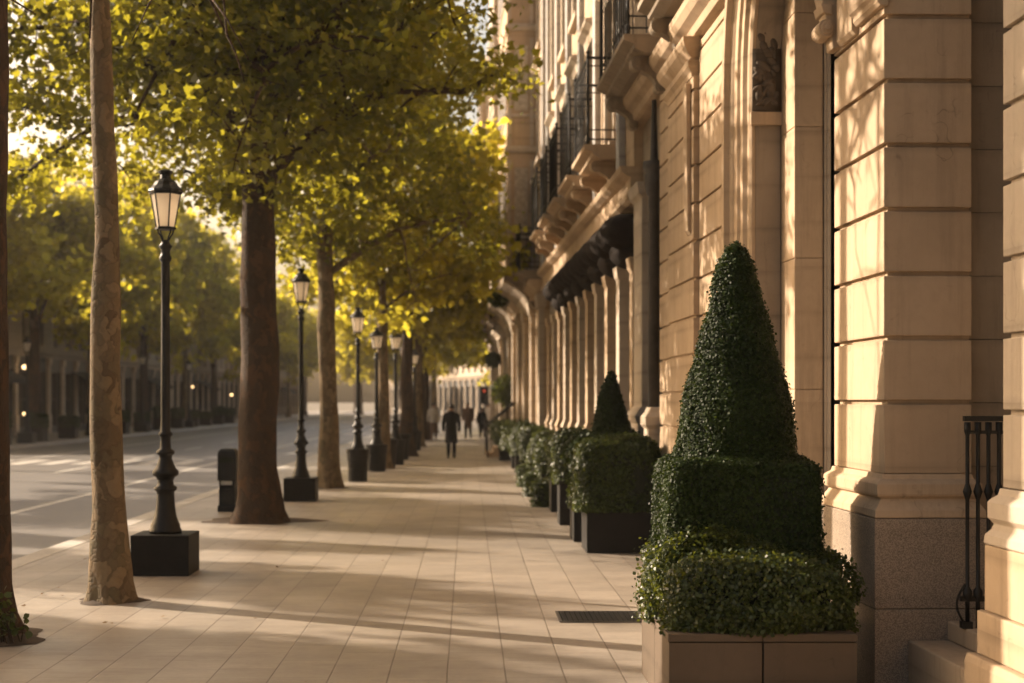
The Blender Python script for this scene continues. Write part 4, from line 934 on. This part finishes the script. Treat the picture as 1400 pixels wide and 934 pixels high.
# ------------- across the road
def opp(x, y0, y1, H, seed, wallm, lab):
    e = empty('shop_building', (x, 0, 0), 0); e.rotation_euler.z = math.pi        # faces +X
    gen_building(e, -y1, -y0, H, seed, wallm, floors=1, detail=False, shop=True, far=True, gz=4.2)
    tag(e, lab, 'building', 'shop buildings across the road'); return e
ob = []
for i, (ya, yb, H, wm, lab) in enumerate([(60, 78, 7.6, 'far_plaster', 'shop building across the road at the left edge, with dark awning'), (78.01, 95, 7.4, 'far_dark_plaster', 'shop building across the road behind the slender trunk'),
        (95.01, 114, 7.7, 'far_plaster', 'shop building across the road behind the nearest lamp post'), (114.01, 136, 7.5, 'far_dark_plaster', 'shop building across the road left of the thickest trunk'), (136.01, 165, 7.6, 'far_plaster', 'shop building across the road near its far end'), (165.01, 200, 7.8, 'far_plaster', 'farthest shop building across the road')]):
    e = opp(-23.2, ya, yb, H, 40 + i, wm, lab); ob.append(e)
    mb = MB(); yy = -(ya + yb) / 2
    mb.prism([(-.15, 3.5), (-1.4, 2.9), (-1.4, 2.65), (-1.36, 2.65), (-1.36, 2.86), (-.15, 3.44)], yy - 3.5, yy + 1.5); mb.build('awning', 'awning_cloth', e)
GP = 'dark planters across the road'
first = None
for i in range(13):
    y = 54 + i * 5.2
    if first is None:
        rt = empty('planter_box', (-19.0, y, 0)); mb = MB(); metal_box(mb, .8, .8, .7); mb.build('panels', 'planter_metal', rt)
        p, d = rbox_pts(900, .42, .42, .3, .15, 3); p[:, 2] += .95; o = bpy.data.objects.new('foliage', leaf_mesh('foliage', p, np.full(900, .12), HEXL, 'box_leaf', nrm=d)); COL.objects.link(o); o.parent = rt
        mb = MB(); mb.box(-.37, .37, -.37, .37, .1, 1.15); mb.build('shrub_core', 'hedge_core', rt); first = rt
    else: rt = copy_tree(first); rt.location = (-19.0, y, 0)
    k = .8 + .4 * ((i * 37) % 10) / 10; rt.scale = (1, 1, k)
    tag(rt, ['tallest-left dark planter at the far kerb, cut by the left edge', 'dark planter at the far kerb below the left edge shop lights', 'dark planter at the far kerb under the dark awning', 'dark planter at the far kerb just left of the slender trunk', 'dark planter at the far kerb hidden partly by the slender trunk', 'dark planter at the far kerb just right of the slender trunk', 'dark planter at the far kerb just left of the nearest lamp post', 'dark planter at the far kerb just right of the nearest lamp post', 'dark planter at the far kerb under the paired lit globes', 'dark planter at the far kerb midway from nearest lamp to thickest trunk', 'dark planter at the far kerb above the litter bin', 'dark planter at the far kerb touching the thickest trunk', 'smallest dark planter at the far kerb, past the thickest trunk'][i], 'planter', GP)
GO = 'lamp posts across the road'; src = None
for i, y in enumerate((62, 84, 98, 122)):
    if src is None: src = rt = copy_tree(lampA)
    else: rt = copy_tree(src)
    rt.location = (-18.7, y, 0); rt.scale = (1.1, 1.1, 1.05)
    tag(rt, ['lamp post across the road at left edge', 'lamp post across the road behind slender trunk', 'lamp post across the road beside the nearest lamp', 'far lamp post across the road near thickest trunk'][i], 'street lamp', GO)
for i, (px, py, Y, r_) in enumerate([(36, 502, 72, .12), (36, 566, 72, .09), (254, 528, 116, .13), (265, 529, 118, .09), (318, 540, 140, .12), (160, 520, 95, .08)]):
    x = (px - 640) / 2000 * Y; z = HC + (548 - py) * Y / 2000
    rt = empty('wall_lantern', (-22.6, -22.6 * 2000 / (px - 640), 0)); Y2 = -22.6 * 2000 / (px - 640); z = HC + (548 - py) * Y2 / 2000; rt.location = (-22.7, Y2, z)
    mb = MB(); mb.lathe([(.0, -r_), (.7 * r_, -.7 * r_), (r_, 0), (.7 * r_, .7 * r_), (0, r_)], seg=12); mb.build('globe', 'lamp_glow', rt, smooth=True)
    mb = MB(); mb.box(-.5, -r_, -.02, .02, -.02, .02); mb.build('bracket', 'cast_iron', rt)
    tag(rt, ['lit globe above the shop door at the left edge', 'lower lit globe beside the left edge shop door', 'lit globe left of the two seen past the nearest lamp post', 'lit globe right of the two seen past the nearest lamp post', 'lit globe just left of the thickest trunk', 'lit globe right beside the slender mottled trunk'][i], 'lamp', 'lit lamps across the road')
e = empty('added_end_building', (7.5, 124, 0), .2075); gen_building(e, 0, 100, 11, 77, 'limestone_pale', floors=2, far=True, detail=False, gz=4.2)  # facade added and angled into the sun to brighten the street end
tag(e, 'pale building added at the street end, turned to catch the sun', 'building')
# traffic light near the far crossing
x, Y = (662 - 640) / 2000 * 72, 72; rt = empty('traffic_light', (x, Y, 0)); mb = MB(); mb.tube([(0, 0, 0), (0, 0, 1.7)], .05, 8); mb.build('post', 'cast_iron', rt)
mb = MB(); mb.box(-.2, .2, -.12, .12, 1.62, 2.5); mb.build('signal_head', 'cast_iron', rt, bevel=.03)
mb = MB(); mb.lathe([(.06, 0), (.05, .02), (.0, .03)], seg=16); o = mb.build('lens', 'red_lens', rt); o.location = (0, -.125, 2.28); o.rotation_euler = (R(90), 0, 0)
tag(rt, 'black traffic light with red lens at the far crossing', 'traffic light')

# ------------------------------------------------------------------ people
def person(loc, rz, h, coat, legs, label, stride=.22, arm=.1, coatlen=.42, group=None, bend=0., hairm='hair', skirt=True):
    k = h / 1.76; root = empty('person', loc, rz); root.scale = (k, k, k)
    V = {}; E = []
    def j(n, p, r): V[n] = (Vector(p), r)
    b_ = bend
    j('pel', (0, 0, .95), (.15, .11)); j('ab', (0, .0 + b_ * .1, 1.12), (.145, .105)); j('ch', (0, b_ * .3, 1.34), (.17, .115)); j('nk', (0, b_ * .45 + .0, 1.50), (.055, .055)); j('hd0', (0, b_ * .5 + .02, 1.58), (.075, .09)); j('hd1', (0, b_ * .52 + .025, 1.65), (.086, .10))
    for s, sg in (('L', -1), ('R', 1)):
        f = sg * stride
        j('hip' + s, (sg * .09, 0, .9), (.095, .095)); j('kn' + s, (sg * .09, f * .55 + .05, .50), (.078, .078)); j('an' + s, (sg * .085, f * 1.0 - (.1 if f < 0 else 0), .10 + (.06 if f < 0 else 0)), (.055, .058)); j('to' + s, (sg * .10, f * 1.0 + .13 - (.1 if f < 0 else 0), .04 + (.0 if f < 0 else 0)), (.04, .032))
        j('sh' + s, (sg * .18, b_ * .35, 1.42), (.06, .06)); j('el' + s, (sg * .25, b_ * .35 - f * .35 - .03, 1.14), (.045, .045)); j('wr' + s, (sg * .25, b_ * .35 - f * .55 + arm, .90), (.032, .03)); j('ha' + s, (sg * .245, b_ * .35 - f * .6 + arm + .03, .82), (.036, .022))
        E += [('pel', 'hip' + s), ('hip' + s, 'kn' + s), ('kn' + s, 'an' + s), ('an' + s, 'to' + s), ('ch', 'sh' + s), ('sh' + s, 'el' + s), ('el' + s, 'wr' + s), ('wr' + s, 'ha' + s)]
    E += [('pel', 'ab'), ('ab', 'ch'), ('ch', 'nk'), ('nk', 'hd0'), ('hd0', 'hd1')]
    names = list(V); me = bpy.data.meshes.new('body'); me.from_pydata([V[n][0] for n in names], [(names.index(a), names.index(c)) for a, c in E], [])
    o = bpy.data.objects.new('body', me); COL.objects.link(o); o.parent = root
    sk = o.modifiers.new('skin', 'SKIN')
    for i, n in enumerate(names):
        me.skin_vertices[0].data[i].radius = V[n][1]; me.skin_vertices[0].data[i].use_root = (n == 'pel')
    sk.use_smooth_shade = True; ss = o.modifiers.new('sub', 'SUBSURF'); ss.levels = 2; ss.render_levels = 2
    # trousers/skin split by material: evaluate to mesh, assign faces by height
    dg = bpy.context.evaluated_depsgraph_get(); dg.update(); m2 = bpy.data.meshes.new_from_object(o.evaluated_get(dg)); o.modifiers.clear(); o.data = m2
    m2.materials.clear()
    for mn in ('skin', legs, coat): m2.materials.append(MAT[mn])
    for p in m2.polygons:
        c = p.center; p.material_index = 1 if c.z < 1.0 and abs(c.x) < .19 else (2 if (1.0 <= c.z < 1.47 or (abs(c.x) >= .19 and c.z > .9)) else 0); p.use_smooth = True
        if c.z < 1.0 and abs(c.x) < .19: p.material_index = 1
    # coat
    mb = MB(); N = 24; rings = [(.52 if skirt else .85, .21, .16), (.7 if skirt else .9, .195, .15), (.95, .185, .135), (1.12, .175, .125), (1.3, .20, .135), (1.42, .20, .12), (1.49, .10, .085), (1.52, .075, .075)]; vs = []; fs = []
    for z, a, c in rings:
        for i in range(N):
            t = 2 * math.pi * i / N; oy = b_ * max(0, z - .95) * .85; vs.append((a * math.cos(t), c * math.sin(t) + oy + .01 * math.sin(3 * t + z * 5), z))
    for q in range(len(rings) - 1):
        for i in range(N): fs.append((q * N + i, q * N + (i + 1) % N, (q + 1) * N + (i + 1) % N, (q + 1) * N + i))
    mb.add(vs, fs); mb.build('coat', coat, root, smooth=True)
    for sg in (-1, 1):
        s = 'L' if sg < 0 else 'R'; mb = MB(); mb.tube([V['sh' + s][0] + Vector((-sg * .03, 0, .01)), V['sh' + s][0] + Vector((sg * .015, 0, -.03)), V['el' + s][0], V['wr' + s][0]], [.06, .075, .062, .05], 12); mb.build('sleeve', coat, root, smooth=True)
    # hair and face
    hd = V['hd1'][0]; bm = bmesh.new(); bmesh.ops.create_icosphere(bm, subdivisions=3, radius=1)
    for v in bm.verts: v.co = Vector((v.co.x * .095, v.co.y * .112 - .012, v.co.z * .085 + .012))
    bmesh.ops.delete(bm, geom=[v for v in bm.verts if (v.co.y > .035 and v.co.z < .05) or v.co.z < -.05], context='VERTS')
    m3 = bpy.data.meshes.new('hair'); bm.to_mesh(m3); bm.free(); m3.materials.append(MAT[hairm]); m3.shade_smooth(); ho = bpy.data.objects.new('hair', m3); COL.objects.link(ho); ho.parent = root; ho.location = hd
    tag(root, label, 'person', group); return root
x, y = at(617, 628); person((x, y, 0), 0, 1.72, 'cloth_dark', 'cloth_dark', 'person in a long dark coat walking away down the middle of the pavement', stride=.12, coatlen=.5)
x, y = at(593, 603); person((x, y, 0), R(180), 1.72, 'cloth_pale', 'cloth_brown', 'distant person in pale top left of the walking dark coat', stride=.2, skirt=False)
x, y = at(640, 601); person((x, y, 0), R(170), 1.75, 'cloth_brown', 'cloth_dark', 'distant person in brown right behind the walking dark coat', stride=.15)
x, y = at(657, 600); person((x, y, 0), R(200), 1.5, 'cloth_dark', 'cloth_dark', 'distant stooping person in black under the traffic light', stride=.2, bend=.5, skirt=False)
x, y = at(667, 597); person((x, y, 0), R(20), 1.7, 'cloth_pale', 'cloth_dark', 'distant person in pale clothes nearest the potted tree', stride=.2, skirt=False)

# ------------------------------------------------------------------ evening haze in the air
b = MB(); b.box(-120, 60, -12, 300, -1.3, 21)
m = bpy.data.materials.new('haze_air'); m.use_nodes = True; nt = m.node_tree; nt.nodes.remove(nt.nodes['Principled BSDF'])
pv = nt.nodes.new('ShaderNodeVolumePrincipled'); pv.inputs['Color'].default_value = (1, .95, .88, 1); pv.inputs['Density'].default_value = HAZE; pv.inputs['Anisotropy'].default_value = .45
nt.links.new(pv.outputs[0], nt.nodes['Material Output'].inputs['Volume']); MAT['haze_air'] = m
o = b.build('haze', 'haze_air'); o['kind'] = 'stuff'
